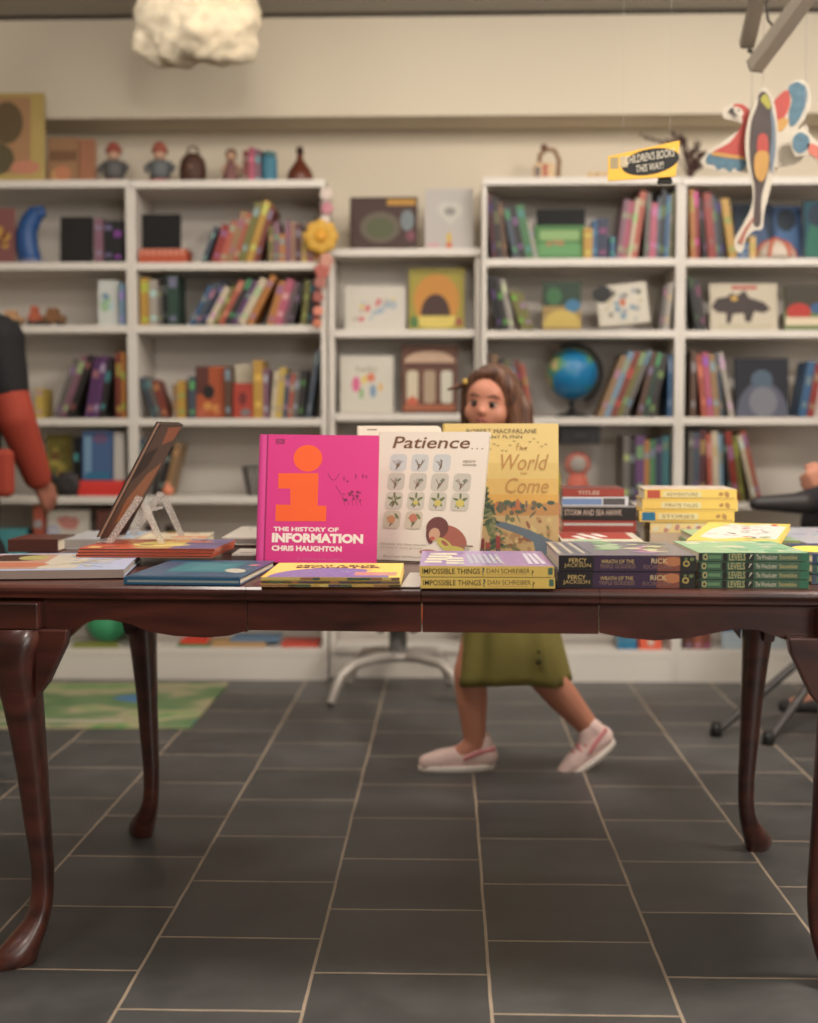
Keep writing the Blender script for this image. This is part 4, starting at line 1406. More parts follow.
# ------------------------------------------------------------ play mat
q = [atz(-70, 684, 0), atz(229, 684, 0), atz(190, 729, 0), atz(-150, 729, 0)]
b = MB()
b.prism([(p.x, p.y) for p in q], .0005, .006, ramp_mat('play_mat', [(0, (70, 110, 160)), (.34, (84, 124, 166)), (.38, (96, 126, 84)), (.5, (120, 140, 98)), (.56, (168, 158, 128)), (.62, (150, 160, 112)), (.68, (104, 146, 88)), (.76, (190, 150, 120))],
                                                       scale=3.2, rough=.8, detail=2, vec_scale=(1, 1.4, 1)), 'z')
b.box(q[3].x + .3, q[3].x + .9, q[3].y + .10, q[3].y + .14, .0062, .0068, M3((196, 186, 160)))
tag(b.build('play_mat'), 'green and blue children\'s play mat on the slate floor', 'mat')

# ------------------------------------------------------------ swivel stool with arched legs
sp = atz(398, 693, 0)
t = thing('swivel_stool', 'low stool with arched silver legs and orange seat pads behind the table', 'stool', (sp.x, sp.y, 0))
SIL = mat((178, 170, 162), rough=.4, metal=.35, var=.05)
b = MB(); b.tube([(0, 0, .155), (0, 0, .27)], .035, mat((110, 108, 106), rough=.5), 16); b.lathe([(0, .13), (.05, .13), (.06, .15), (.045, .165), (0, .165)], SIL); b.build('post', t)
kk = sp.y / F
for (dx, dy) in ((-62, -.26), (64, -.2), (-52, .16), (52, .16)):
    x = dx * kk
    b = MB()
    b.tube([(0, 0, .145), (x * .35, dy * .35, .15), (x * .68, dy * .68, .14), (x * .86, dy * .86, .105), (x * .95, dy * .95, .05), (x, dy, .012)], [.022, .021, .02, .019, .017, .016], SIL, 12)
    b.ball((x, dy, .0135), .014, BLACK, sz=.9, seg=12)
    b.build('leg', t)
b = MB(); b.lathe([(0, .271), (.1, .271), (.11, .28), (.1, .29), (0, .29)], BLACK); b.build('seat_plate', t)
for s in (-1, 1):
    b = MB(); b.ball((s * .075, 0, .305), .075, mat((206, 82, 52), var=.08), sy=1.5, sz=.5, seg=24); b.build('seat_pad', t)
    b = MB(); b.lathe([(0, -.03), (.016, -.03), (.016, .03), (0, .03)], BLACK, M=Matrix.Translation((s * .062, -.06, .262)) @ Matrix.Rotation(R(90), 4, 'X'), seg=14); b.build('seat_knob', t)
# ------------------------------------------------------------ the dining table
TROT = R(-2.4)
TZ = 0.722
FC = atz(421, 588, TZ)                # middle of the front edge
HD = 0.42                             # half depth of the top
TC = FC + Vector((math.sin(-TROT) * 0 + HD * math.sin(-TROT), HD * math.cos(TROT), 0))
HL = 0.97
table = thing('dining_table', 'dark mahogany dining table with curved cabriole legs and a shaped apron', 'table', (TC.x, TC.y, 0), TROT)
TM = Matrix.Translation((TC.x, TC.y, 0)) @ Matrix.Rotation(TROT, 4, 'Z')
TMI = TM.inverted()


def tl(px, py, z):
    """table-local point of a pixel at height z"""
    return TMI @ atz(px, py, z)


PROF = [(.014, TZ), (.006, TZ - .0015), (.001, TZ - .006), (0, TZ - .011), (.0015, TZ - .015), (.005, TZ - .017), (.0055, TZ - .019), (.003, TZ - .0205), (.003, TZ - .0245), (.008, TZ - .0265), (.016, TZ - .029), (.02, TZ - .031)]


def end_outline(sx, x_in, d):
    r = 0.16 - d
    pts = [(x_in, -HD + d)]
    cx, cy = HL - d - r, HD - d - r
    for k in range(9):
        a = R(-90 + k * 90 / 8)
        pts.append((cx + r * math.cos(a), -cy + r * math.sin(a)))
    for k in range(9):
        a = R(k * 90 / 8)
        pts.append((cx + r * math.cos(a), cy + r * math.sin(a)))
    pts.append((x_in, HD - d))
    return [(p[0] * sx, p[1]) for p in pts]


def top_piece(kind, x0, x1):
    b = MB()
    rings = []
    for d, z in PROF:
        if kind == 'leaf':
            rings.append([(x0, -HD + d, z), (x1, -HD + d, z), (x1, HD - d, z), (x0, HD - d, z)])
        else:
            o = end_outline(kind, x0, d)
            rings.append([(p[0], p[1], z) for p in o])
    b.loft(rings, WOOD, smooth=False)
    b.build('table_top' if kind != 'leaf' else 'table_leaf', table)


LW = 0.321
top_piece(-1, LW + .0008, 0)
top_piece(1, LW + .0008, 0)
top_piece('leaf', -LW, -.0008)
top_piece('leaf', .0008, LW)
# aprons: outline measured in table-local x, height from the pixel row
AY = -HD + .022                        # front face of the apron


def ax_(px, py):
    """pixel to (x,z) on the apron face"""
    d = ray(px, py)
    # plane through the apron face
    n = Vector((-math.sin(TROT), math.cos(TROT), 0))
    p0 = TM @ Vector((0, AY, 0))
    tt = (p0 - CAM).dot(n) / d.dot(n)
    q = TMI @ (CAM + d * tt)
    return (q.x, q.z)


za1 = TZ - .0315
endL = [(40, 640), (66, 640), (75, 632), (84, 624), (95, 620), (110, 620), (130, 624), (150, 632), (175, 636), (205, 637.5), (228, 636), (242, 632)]
endR = [(600, 633), (625, 638), (655, 640.5), (690, 638), (715, 633), (735, 629), (758, 630), (775, 636), (800, 645)]
pl = [ax_(*p) for p in endL]
pr = [ax_(*p) for p in endR]
b = MB(); b.prism([(-.77, pl[0][1])] + pl + [(-LW - .002, pl[-1][1]), (-LW - .002, za1), (-.77, za1)], AY, AY + .022, WOOD, 'y'); b.build('apron', table)
b = MB(); b.prism([(LW + .002, pr[0][1])] + pr + [(.77, pr[-1][1]), (.77, za1), (LW + .002, za1)], AY, AY + .022, WOOD, 'y'); b.build('apron', table)
zc_ = ax_(421, 632)[1]
for x0, x1 in ((-LW, -.0012), (.0012, LW)):
    b = MB(); b.prism([(x0, zc_), (x1, zc_), (x1, za1), (x0, za1)], AY - .002, AY + .022, WOOD, 'y'); b.build('apron', table, bevel=.001)
# rear and side aprons
for sx in (-1, 1):
    b = MB(); b.prism([(-HD + .06, .62), (-.1, .65), (0, .64), (.1, .65), (HD - .06, .62), (HD - .06, za1), (-HD + .06, za1)], sx * .84 - .011, sx * .84 + .011, WOOD, 'x'); b.build('side_apron', table)
b = MB(); b.prism([(-.77, .62), (-.3, .645), (.3, .645), (.77, .62), (.77, za1), (-.77, za1)], HD - .057, HD - .035, WOOD, 'y'); b.build('rear_apron', table)
b = MB()
for x in (-.3, .3):
    b.box(x - .02, x + .02, -HD + .06, HD - .06, za1 - .03, za1 - .0005, mat((60, 36, 28)))
b.build('runner', table)


def leg(cx, cy, sx, sy, slim, lx=None):
    """cabriole leg; sx, sy point outward"""
    k = slim
    b = MB()
    S = [(.64, 0, .050), (.625, .004, .056), (.60, .010, .056), (.575, .010, .052), (.54, .006, .046), (.505, .002, .0405), (.45, -.003, .036), (.412, -.006, .0335), (.36, -.010, .0305), (.319, -.012, .0285), (.27, -.015, .0268),
         (.226, -.018, .0245), (.18, -.021, .023), (.133, -.021, .0222), (.10, -.018, .0232), (.077, -.012, .026), (.05, -.002, .031), (.03, .006, .034), (.015, .009, .0335), (.004, .008, .029), (0, .008, .026)]
    rings = []
    for z, off, r in S:
        r = r * k if z < .58 else r * (k + (1 - k) * (z - .58) / .06)
        ring = []
        for i in range(20):
            a = 2 * math.pi * i / 20
            c, s_ = math.cos(a), math.sin(a)
            e = .72
            x = math.copysign(abs(c) ** e, c) * r
            y = math.copysign(abs(s_) ** e, s_) * r
            # toe reaches outward
            if z < .08:
                w = (c * sx + s_ * sy) / 1.4142
                if w > 0:
                    x += sx * w * .024 * (1 - z / .08); y += sy * w * .030 * (1 - z / .08)
            ring.append((cx + sx * off * 1.05 + x, cy + sy * off * 1.05 + y, z))
        rings.append(ring)
    b.loft(rings, WOOD)
    b.box(cx - .046, cx + .046, cy - .046, cy + .046, .641, za1 - .0005, WOOD)
    # knee brackets beside the leg
    zt = .6395
    for axis in ('x', 'y'):
        s = -sx if axis == 'x' else -sy
        o = (cx if axis == 'x' else cy) + s * .046
        pts = [(o - s * .01, zt), (o + s * .052, zt), (o + s * .047, zt - .028), (o + s * .030, zt - .062), (o + s * .012, zt - .1), (o - s * .012, zt - .13)]
        if axis == 'x':
            b.prism(pts, cy + sy * .036, cy + sy * .008, WOOD, 'y')
        else:
            b.prism(pts, cx + sx * .036, cx + sx * .008, WOOD, 'x')
    b.build('leg', table)


LY = -HD + .028
fl_ = ax_(-1, 610)
leg(-.750, LY, -1, -1, .9)
leg(.750, LY, 1, -1, .9)
for px, py in ((143, 838), (752, 850)):
    q = tl(px, py, 0)
    print('rear leg local', q)
leg(-.735, HD - .05, -1, 1, .82)
leg(.75, HD - .05, 1, 1, .82)
for o in list(COL.objects):
    if o.name.startswith('leg') and o.parent == table:
        b_ = o.modifiers.new('bevel', 'BEVEL'); b_.width = .003; b_.segments = 2; b_.limit_method = 'ANGLE'; b_.angle_limit = R(60)

# ------------------------------------------------------------ books on the table
def flat_book(name, label, front_l, front_r, z0, t_, depth, c, art=None, spine=None, pages=PAGES, group=None, soft=False, yaw=None, tilt=0, spine_c=None, spine_back=False, zp=None):
    """book lying flat; front_l/front_r: pixels of the lower front corners, at height z0"""
    zp = T0 if zp is None else zp
    A = atz(front_l[0], front_l[1], zp); B = atz(front_r[0], front_r[1], zp)
    w = (B - A).length
    rz = math.atan2(B.y - A.y, B.x - A.x)
    if yaw is not None:
        rz += R(yaw)
    t = thing(name, label, 'book', (A.x, A.y, z0 + .0004), group=group, rot=(R(tilt), 0, rz))
    cm = mat(c, rough=.3, spec=.5, var=.06, scale=25, coat=.2)
    sm = cm if spine_c is None else mat(spine_c, rough=.35, spec=.5, var=.05, scale=25)
    cb = .0008 if soft else .0024
    t2 = t_ - .0008
    b = MB()
    b.box(0, w, 0, depth, 0, cb, cm)
    b.box(0, w, 0, depth, t2 - cb, t2, cm)
    if spine_back:
        b.box(0, w, depth - cb, depth, cb, t2 - cb, sm)
    else:
        b.box(0, w, 0, cb, cb, t2 - cb, sm)
        b.box(0, w, -.0004, 0, 0, t2, sm)
    if art:
        art(Art(b, frame((0, 0, t2), (1, 0, 0), (0, 1, 0))), w, depth)
    if spine:
        spine(Art(b, frame((0, -.0004, 0), (1, 0, 0), (0, 0, 1)), .00003), w, t2)
    b.build('cover', t)
    b = MB()
    i = .0006 if soft else .003
    y0, y1 = (i, depth - cb) if spine_back else (cb, depth - i)
    b.box(i, w - i, y0 + .0001, y1 - .0001, cb + .0001, t2 - cb - .0001, pages); b.build('page_block', t)
    return t


T0 = TZ + .0004
# yellow picture book stack
yk = mat((240, 210, 92), rough=.35, var=.03)
pur = M3((122, 116, 184), .35)


def art_monster(a, w, d):
    a.ell(w * .48, -.0, w * .44, d * .62, pur, a0=0, a1=180, seg=28)
    a.rect(w * .66, d * .12, w * .97, d * .34, M3((222, 150, 130), .35), r=.008)
    a.rect(w * .74, d * .34, w * .99, d * .44, yk)
    a.text('ABOUT A BLUE', w * .16, d * .74, w * .62, d * .09, M3((60, 36, 44)), .03)
    a.text('MONSTER', w * .18, d * .60, w * .66, d * .12, M3((120, 60, 70)), .03)
    a.specks(w * .2, d * .05, w * .7, d * .45, 16, [M3((210, 206, 214))], .0015, .003, 4)


def edge_spine(seed):
    def f(a, w, t_):
        rnd = random.Random(seed)
        x = 0
        cols = [(96, 70, 60), (206, 160, 80), (130, 96, 90), (80, 96, 80), (170, 110, 80), (226, 196, 110), (90, 70, 96)]
        while x < w:
            s = rnd.uniform(.012, .03)
            a.rect(x, 0.0003, min(w, x + s), t_ * .9, M3(rnd.choice(cols)))
            x += s
    return f


hb = .0062
for i in range(3):
    flat_book('picture_book', ['bottom book of the thin yellow stack in front of the pink book', 'middle book of the thin yellow stack in front of the pink book',
                               'yellow picture book with a purple monster, on top before the pink book'][i],
              (260 + i * .6, 587.0), (400.5 - i * .4, 587.4), T0 + i * hb, hb, .262, (244, 214, 92), art_monster if i == 2 else None, edge_spine(i + 3), soft=True, group='thin yellow picture books')

# pale leaflet between the stacks
q0 = atz(400.5, 587.6, T0); q1 = atz(419.6, 587.8, T0)
b = MB(); b.box(0, (q1 - q0).x, 0, .24, 0, .0012, mat((206, 198, 188)))
tag(b.build('leaflet', loc=(q0.x, q0.y + .004, T0 + .0004), rot=(0, 0, TROT)), 'pale grey leaflet lying on the table between the yellow stacks', 'leaflet')

# Impossible Things
ik = M3((44, 32, 26))
PUR = (150, 122, 172)


def spine_imp(a, w, h):
    a.text('IMPOSSIBLE THINGS', w * .02, h * .26, w * .43, h * .5, ik, .008)
    a.text('?', w * .465, h * .14, w * .018, h * .72, M3((60, 90, 90)), .02)
    a.text('DAN SCHREIBER', w * .50, h * .34, w * .32, h * .42, M3((90, 66, 44)), .0)
    a.text('?', w * .832, h * .12, w * .016, h * .5, ik, .008)
    a.rect(w * .955, h * .2, w * .99, h * .85, M3((80, 120, 96)), r=.002)
    a.line([(w * .5, h * .2), (w * .8, h * .2)], .0006, M3((200, 130, 70)))


def art_imp(a, w, d):
    cr = M3((232, 222, 190), .4); gy = M3((176, 180, 190), .4)
    for i in range(4):
        a.poly([(w * .03 + .004 * i, d * (.2 + .17 * i)), (w * .17 + .01 * i, d * (.2 + .17 * i)), (w * .16 + .01 * i, d * (.32 + .17 * i)), (w * .04 + .002 * i, d * (.32 + .17 * i))], cr)
    for i in range(3):
        a.poly([(w * .2, d * (.12 + .15 * i)), (w * .34, d * (.12 + .15 * i)), (w * .33, d * (.22 + .15 * i)), (w * .2, d * (.22 + .15 * i))], cr)
    for i in range(6):
        x = w * (.38 + .045 * i)
        a.poly([(x, d * .15), (x + w * .03, d * .15), (x + w * .005, d * .75), (x - w * .02, d * .75)], gy)
    for i in range(3):
        a.poly([(w * (.82 + .05 * i), d * .1), (w * (.855 + .05 * i), d * .1), (w * (.85 + .04 * i), d * .8), (w * (.82 + .04 * i), d * .8)], M3((204, 196, 214), .4))
    a.specks(w * .02, d * .04, w * .98, d * .96, 26, [M3((222, 216, 226)), M3((120, 150, 196)), cr], .002, .006, 11)


for i in range(2):
    flat_book('impossible_book' if 0 else 'hardcover_book', ['lower yellow-spined book of the pair under the purple cover', 'upper yellow-spined book of the pair, its purple cover showing'][i],
              (420.5 - i * 1.0, 588.4), (555 - i * 1.0, 588.8), T0 + i * .0208, .0204, .30, PUR, art_imp if i else None, spine_imp, spine_c=(222, 190, 100), group='yellow-spined books')

# Percy Jackson
gold = M3((226, 190, 110), .4)


def spine_percy(a, w, h):
    a.rect(w * .26, 0.0006, w * .8, h * .96, M3((70, 44, 78), .4))
    a.rect(w * .0, 0.0006, w * .25, h * .96, M3((38, 30, 34), .4))
    a.rect(w * .72, 0.0006, w * .9, h * .96, M3((150, 80, 62), .4))
    a.ell(w * .83, h * .62, w * .07, h * .3, M3((214, 130, 80), .4))
    a.rect(w * .885, 0.0006, w, h * .96, M3((44, 40, 34), .4))
    a.text('PERCY', w * .075, h * .54, w * .13, h * .28, gold, .012)
    a.text('JACKSON', w * .04, h * .2, w * .195, h * .3, gold, .0)
    a.text('WRATH OF THE', w * .31, h * .5, w * .24, h * .24, gold, .008)
    a.text('TRIPLE GODDESS', w * .30, h * .2, w * .26, h * .24, M3((170, 130, 110), .4), .0)
    a.text('RICK', w * .675, h * .5, w * .12, h * .32, M3((236, 206, 150), .4), .012)
    a.text('RIORDAN', w * .62, h * .16, w * .2, h * .26, M3((150, 110, 110), .4), .0)
    a.ell(w * .93, h * .5, w * .025, h * .2, M3((206, 176, 90), .4)); a.ell(w * .93, h * .5, w * .014, h * .1, M3((60, 60, 40), .4))
    a.specks(w * .88, h * .6, w, h * .95, 5, [M3((120, 140, 80), .4)], .002, .004, 3)


def art_percy(a, w, d):
    for i in range(6):
        a.poly([(w * (.01 + .045 * i), d * .12), (w * (.035 + .045 * i), d * .12), (w * (.03 + .04 * i), d * .9), (w * (.005 + .04 * i), d * .9)], M3([(196, 184, 160), (110, 110, 116)][i % 2], .4))
    a.specks(w * .3, d * .3, w * .6, d * .95, 10, [M3((140, 176, 126), .4), M3((170, 190, 150), .4)], .012, .026, 2)
    a.specks(w * .5, d * .05, w * .9, d * .7, 12, [M3((190, 120, 150), .4), M3((206, 190, 160), .4), M3((150, 120, 150), .4)], .01, .024, 6)
    a.specks(w * .6, d * .3, w * .98, d * .95, 12, [M3((206, 196, 150), .4), M3((120, 130, 90), .4)], .008, .02, 16)


for i in range(2):
    flat_book('hardcover_book', ['lower dark purple fantasy hardcover beside the yellow-spined pair', 'upper dark purple fantasy hardcover beside the yellow-spined pair'][i],
              (557.5 + i * 1, 588.2), (695 + i * .6, 588.6), T0 + i * .0302, .0298, .30, (124, 118, 124), art_percy if i else None, spine_percy, spine_c=(46, 32, 44), group='purple fantasy hardcovers')

# green paperbacks


def spine_green(a, w, h):
    gd = M3((206, 190, 120), .4)
    a.rect(w * .22, .0006, w * .26, h * .95, M3((40, 34, 30)))
    a.rect(w * .42, .0006, w * .5, h * .95, M3((40, 48, 40)))
    a.rect(w * .0, .0006, w * .03, h * .95, M3((40, 34, 30)))
    a.ell(w * .06, h * .5, w * .022, h * .38, gd); a.ell(w * .06, h * .5, w * .012, h * .2, M3((44, 70, 54)))
    a.rect(w * .09, h * .3, w * .2, h * .7, M3((110, 160, 110)))
    a.text('LEVELS', w * .275, h * .1, w * .15, h * .8, gd, .008)
    a.poly([(w * .455, h * .2), (w * .49, h * .8), (w * .47, h * .8)], M3((220, 214, 190)))
    a.text('The Woodcutter', w * .52, h * .22, w * .19, h * .55, M3((226, 218, 190)), .01)
    a.text('Stonelake', w * .73, h * .24, w * .16, h * .52, gd, .01)
    a.rect(w * .92, .0006, w, h * .96, M3((60, 130, 96)))


def art_greenc(a, w, d):
    a.specks(0, 0, w, d, 26, [M3((190, 206, 160)), M3((206, 200, 166)), M3((120, 168, 124))], .01, .03, 5, asp=.6)


for i in range(4):
    flat_book('paperback_book', '%s green-spined paperback in the stack at the right of the table front' % ['bottom', 'second from the bottom', 'third from the bottom', 'top'][i],
              (697.5 + [0, .5, -.5, .8][i], 588.4), (808.5 + [0, .4, .6, .2][i], 588.7), T0 + i * .0163, .0160, .26, (148, 190, 150), art_greenc if i == 3 else None, spine_green,
              spine_c=(58, 92, 66), soft=True, group='green-spined paperbacks')
for i in range(3):
    flat_book('paperback_book', '%s dark blue book in the short stack at the right table edge' % ['bottom', 'middle', 'top'][i],
              (812, 584.5), (900, 585.2), T0 + i * .019, .0186, .24, [(56, 74, 92), (50, 84, 80), (40, 60, 96)][i],
              (lambda a, w, d: a.ell(w * .22, d * .45, w * .3, d * .32, yk)) if i == 2 else None, lambda a, w, h: a.rect(w * .05, h * .2, w * .5, h * .8, M3((110, 140, 110))), group='dark blue books at the table edge')

# blue gift book on the left


def art_blue2(a, w, d):
    a.rect(w * .22, d * .3, w * .78, d * .86, M3((58, 128, 140), .4))
    a.text('THE NATURE', w * .38, d * .62, w * .3, d * .1, M3((110, 170, 176)), .0)
    a.text('BOOK', w * .42, d * .44, w * .2, d * .1, M3((110, 170, 176)), .0)
    a.ell(w * .83, d * .38, w * .09, d * .12, M3((206, 196, 176), .4), rot=20)
    a.ell(w * .9, d * .7, w * .05, d * .05, M3((206, 130, 140), .4))
    a.line([(w * .74, d * .34), (w * .93, d * .5)], .003, M3((200, 190, 170)))
    a.rect(w * .02, d * .02, w * .98, d * .06, M3((30, 70, 96), .4))


q = flat_book('gift_book', 'slim dark teal-blue hardcover lying alone near the table front', (124, 584.5), (240.5, 585.5), T0, .0145, .33, (44, 88, 118), art_blue2,
              lambda a, w, h: a.rect(w * .03, h * .32, w * .99, h * .62, M3((150, 160, 160))), yaw=-1.0)


# big pale atlas on the far left
def art_big(a, w, d):
    a.rect(0, d * .08, w * .60, d * .92, M3((214, 158, 128), .3))
    a.rect(w * .50, d * .08, w * .72, d * .92, M3((226, 212, 190), .3))
    a.ell(w * .28, d * .72, w * .19, d * .2, M3((70, 58, 50), .3))
    a.ell(w * .38, d * .72, w * .09, d * .14, M3((200, 190, 110), .3))
    a.ell(w * .34, d * .3, w * .2, d * .12, M3((222, 130, 96), .3))
    a.specks(w * .6, d * .1, w * .95, d * .9, 22, [M3((150, 164, 200)), M3((226, 216, 196)), M3((196, 186, 176))], .008, .03, 8, asp=.3)
    for i in range(7):
        a.line([(w * (.5 + .05 * i), d * (.2 + .06 * i)), (w * (.6 + .05 * i), d * (.3 + .05 * i)), (w * (.72 + .04 * i), d * (.34 + .06 * i))], .004, M3([(206, 190, 130), (196, 176, 150)][i % 2]))


flat_book('art_book', 'large pale blue book with a painted portrait cover at the left table end', (-60, 581.2), (122, 580.4), T0 + .002, .017, .36, (186, 198, 224), art_big, None, PAGES_G, yaw=4, spine_c=(150, 134, 126))

# thin orange stack behind


def art_sun(a, w, d):
    a.rect(w * .62, 0, w, d, M3((120, 104, 150), .35))
    a.rect(w * .4, d * .0, w * .66, d, M3((206, 160, 90), .35))
    a.ell(w * .5, d * .5, w * .2, d * .3, M3((240, 214, 110), .35))
    a.specks(0, 0, w * .9, d, 20, [M3((226, 150, 90)), M3((240, 206, 110)), M3((140, 60, 50)), M3((214, 120, 80))], .01, .035, 4, asp=.5)


for i in range(3):
    flat_book('picture_book', ['bottom book of the thin orange and purple stack under the clear easel', 'middle book of the thin orange and purple stack under the clear easel',
                               'orange and purple picture book under the clear easel, top of its stack'][i],
              (76 + i * 1.5, 557.0), (211 + i * 1.5, 558.0), T0 + .0195 + i * .0065, .0062, .235, (206, 96, 66), art_sun if i == 2 else None,
              lambda a, w, h: a.rect(0, h * .3, w, h * .75, M3((84, 50, 44))), soft=False, yaw=.4 + i * .5, zp=T0 + .0195, group='thin orange picture books')

# white books behind pink book
flat_book('hardcover_book', 'pale grey-covered hardcover lying behind the pink book, lower of two', (232, 563), (300, 563), T0, .020, .13, (200, 192, 182),
          lambda a, w, d: a.specks(0, 0, w, d, 10, [M3((120, 110, 104)), M3((170, 160, 150))], .006, .02, 3), lambda a, w, h: a.rect(0, h * .2, w, h * .8, M3((96, 80, 74))))
flat_book('hardcover_book', 'white mottled hardcover raised on a grey stack left of the pink book', (222, 545), (310, 545), T0 + .022, .018, .36, (206, 198, 186), zp=T0 + .022, art=
          lambda a, w, d: a.specks(0, 0, w, d, 26, [M3((140, 134, 126)), M3((226, 220, 206)), M3((180, 170, 158))], .008, .03, 31, asp=.4), spine=lambda a, w, h: a.rect(0, h * .15, w, h * .8, M3((140, 130, 122))))
flat_book('hardcover_book', 'grey hardcover supporting the white mottled one left of the pink book', (222, 554), (310, 554), T0, .0215, .34, (130, 118, 112))
# white open magazine & grey stack further back left
flat_book('hardcover_book', 'thick grey-edged hardcover at the back left of the table', (62, 549.3), (132, 549.3), T0, .026, .26, (190, 186, 184),
          lambda a, w, d: a.rect(w * .4, d * .2, w * .95, d * .8, M3((150, 176, 206))), lambda a, w, h: a.rect(0, h * .1, w, h * .9, M3((170, 160, 154))))
flat_book('picture_book', 'cream and orange cover lying at the back behind the clear easel', (137, 545.8), (205, 545.6), T0, .018, .2, (226, 210, 180),
          lambda a, w, d: (a.rect(w * .5, d * .1, w, d * .4, M3((222, 130, 90))), a.specks(0, 0, w, d, 10, [M3((206, 160, 110)), M3((236, 226, 206))], .01, .03, 5, asp=.5)), lambda a, w, h: a.rect(0, h * .2, w, h * .8, M3((150, 130, 120))))
flat_book('hardcover_book', 'dark brown book behind the large pale blue one at the left', (8, 552), (58, 552), T0, .03, .16, (84, 50, 44))

# ---------------------------------------------------------------- right rear stacks
def SP(t, c, u0=.05, u1=.8):
    return lambda a, w, h: a.text(t, w * u0, h * .25, w * (u1 - u0), h * .5, M3(c), .02)


def stack(front_l, front_r, zb_, items, depth, group=None, yaw=0):
    z = zb_
    A = atz(front_l[0], front_l[1], zb_); B = atz(front_r[0], front_r[1], zb_)
    for (lab, th, c, sc, art, sp, dx0, dx1, pg) in items:
        k = A.y / F
        w = (B - A).length
        rz = math.atan2(B.y - A.y, B.x - A.x) + R(yaw)
        # same footprint, each slightly shifted
        t = thing('hardcover_book', lab, 'book', (A.x + dx0 * k, A.y, z), group=group, rot=(0, 0, rz))
        ww = w + (dx1 - dx0) * k
        cm = mat(c, rough=.3, spec=.5, var=.08, scale=25)
        sm = mat(sc, rough=.35, spec=.5, var=.08, scale=25)
        b = MB(); cb = .002; t2 = th - .0005
        b.box(0, ww, 0, depth, 0, cb, cm); b.box(0, ww, 0, depth, t2 - cb, t2, cm); b.box(0, ww, -.0004, cb, 0, t2, sm)
        if art: art(Art(b, frame((0, 0, t2), (1, 0, 0), (0, 1, 0))), ww, depth)
        if sp: sp(Art(b, frame((0, -.0004, 0), (1, 0, 0), (0, 0, 1)), .00003), ww, t2)
        b.build('cover', t)
        b = MB(); b.box(.003, ww - .003, cb + .0001, depth - .003, cb + .0001, t2 - cb - .0001, pg or PAGES); b.build('page_block', t)
        z += th


def art_comic(a, w, d):
    a.rect(w * .02, d * .3, w * .9, d * .98, M3((176, 56, 44)))
    for i in range(4):
        a.rect(w * (.2 + .09 * i), d * (.5 if i % 2 else .3), w * (.30 + .09 * i), d * (.85 if i % 2 else .6), M3((232, 224, 212)), rot=12)
    a.rect(w * .1, d * .02, w * .95, d * .25, M3((206, 200, 170)))
    a.rect(w * .15, d * .05, w * .5, d * .2, M3((160, 196, 150)))


zs0 = T0
stack((562, 561), (641, 561.5), T0, [('lowest hardcover under the red comic cover, middle of the table', .022, (150, 140, 130), (120, 110, 100), None, None, -2, 2, None),
                                    ('hardcover with a red comic panel cover in front of the storm book', .021, (206, 196, 176), (150, 136, 110), art_comic, None, 0, 4, None)], .27, yaw=0)
stack((562, 546.5), (640, 547), T0, [
    ('lowest book of the tall back stack, hidden by the red comic cover', .034, (90, 80, 76), (96, 84, 80), None, None, 0, 0, None),
    ('grey-spined hardcover directly beneath the black storm title in the back stack', .031, (150, 70, 60), (150, 60, 52), None, lambda a, w, h: a.rect(w * .02, h * .6, w * .96, h * .8, M3((206, 196, 186))), 0, -4, None),
    ('black-spined hardcover with storm lettering in the back stack', .0365, (60, 54, 54), (34, 28, 28), None, lambda a, w, h: (a.rect(0, h * .9, w, h, M3((176, 166, 160))), a.text('STORM AND SEA HAWK', w * .03, h * .34, w * .78, h * .4, M3((206, 180, 160)), .01)), 0, -4, None),
    ('white and pale blue book on the black storm one', .022, (170, 176, 186), (206, 206, 210), None, lambda a, w, h: (a.rect(0, h * .1, w * .6, h * .8, M3((120, 150, 200))), a.rect(w * .62, h * .1, w * .95, h * .85, M3((96, 90, 92)))), 0, -12, PAGES_G),
    ('dull red book crowning the back stack right of the gold cover', .020, (120, 60, 54), (150, 64, 54), None, SP('TITLES', (206, 180, 160), .25, .6), 0, -16, PAGES_G)], .2, 'hardcovers in the tall back stack')


def yspine(txt, patch=None):
    def f(a, w, h):
        a.rect(w * .02, h * .12, w * .98, h * .2, M3((196, 150, 70)))
        if patch: a.rect(w * .03, h * .12, w * .17, h * .9, M3(patch))
        a.rect(w * .2, h * .25, w * .62, h * .8, M3((236, 220, 160)))
        a.text(txt, w * .24, h * .36, w * .34, h * .32, M3((170, 120, 60)), .01)
        a.specks(w * .75, h * .2, w * .95, h * .85, 3, [M3((196, 140, 80)), M3((236, 226, 190))], .004, .008, 3)
    return f


def art_pale(a, w, d):
    a.specks(0, 0, w, d, 16, [M3((236, 226, 206)), M3((216, 170, 160))], .01, .03, 9)


stack((650, 546.5), (738, 547.2), T0, [
    ('lowest book of the yellow stack, partly behind the white illustrated cover', .034, (206, 180, 160), (200, 176, 150), None, None, 0, -3, None),
    ('pale pink-specked book under the three yellow ones', .027, (222, 200, 180), (226, 200, 140), None, lambda a, w, h: a.specks(0, 0, w, h, 14, [M3((206, 140, 130)), M3((236, 226, 190))], .004, .01, 4), 0, -6, None),
    ('yellow-spined book with a blue label, lowest of three', .0275, (226, 190, 96), (224, 184, 92), None, yspine('STORIES', (40, 120, 160)), -11, -4, None),
    ('yellow-spined book in the middle of the three', .0275, (226, 190, 96), (226, 188, 96), None, yspine('PIRATE TALES'), -8, -1, None),
    ('yellow-spined book with a red label, topmost of three', .0265, (214, 200, 180), (226, 190, 100), art_pale, yspine('ADVENTURE', (206, 84, 60)), -6, -2, None)], .22, 'yellow-spined books at the back')


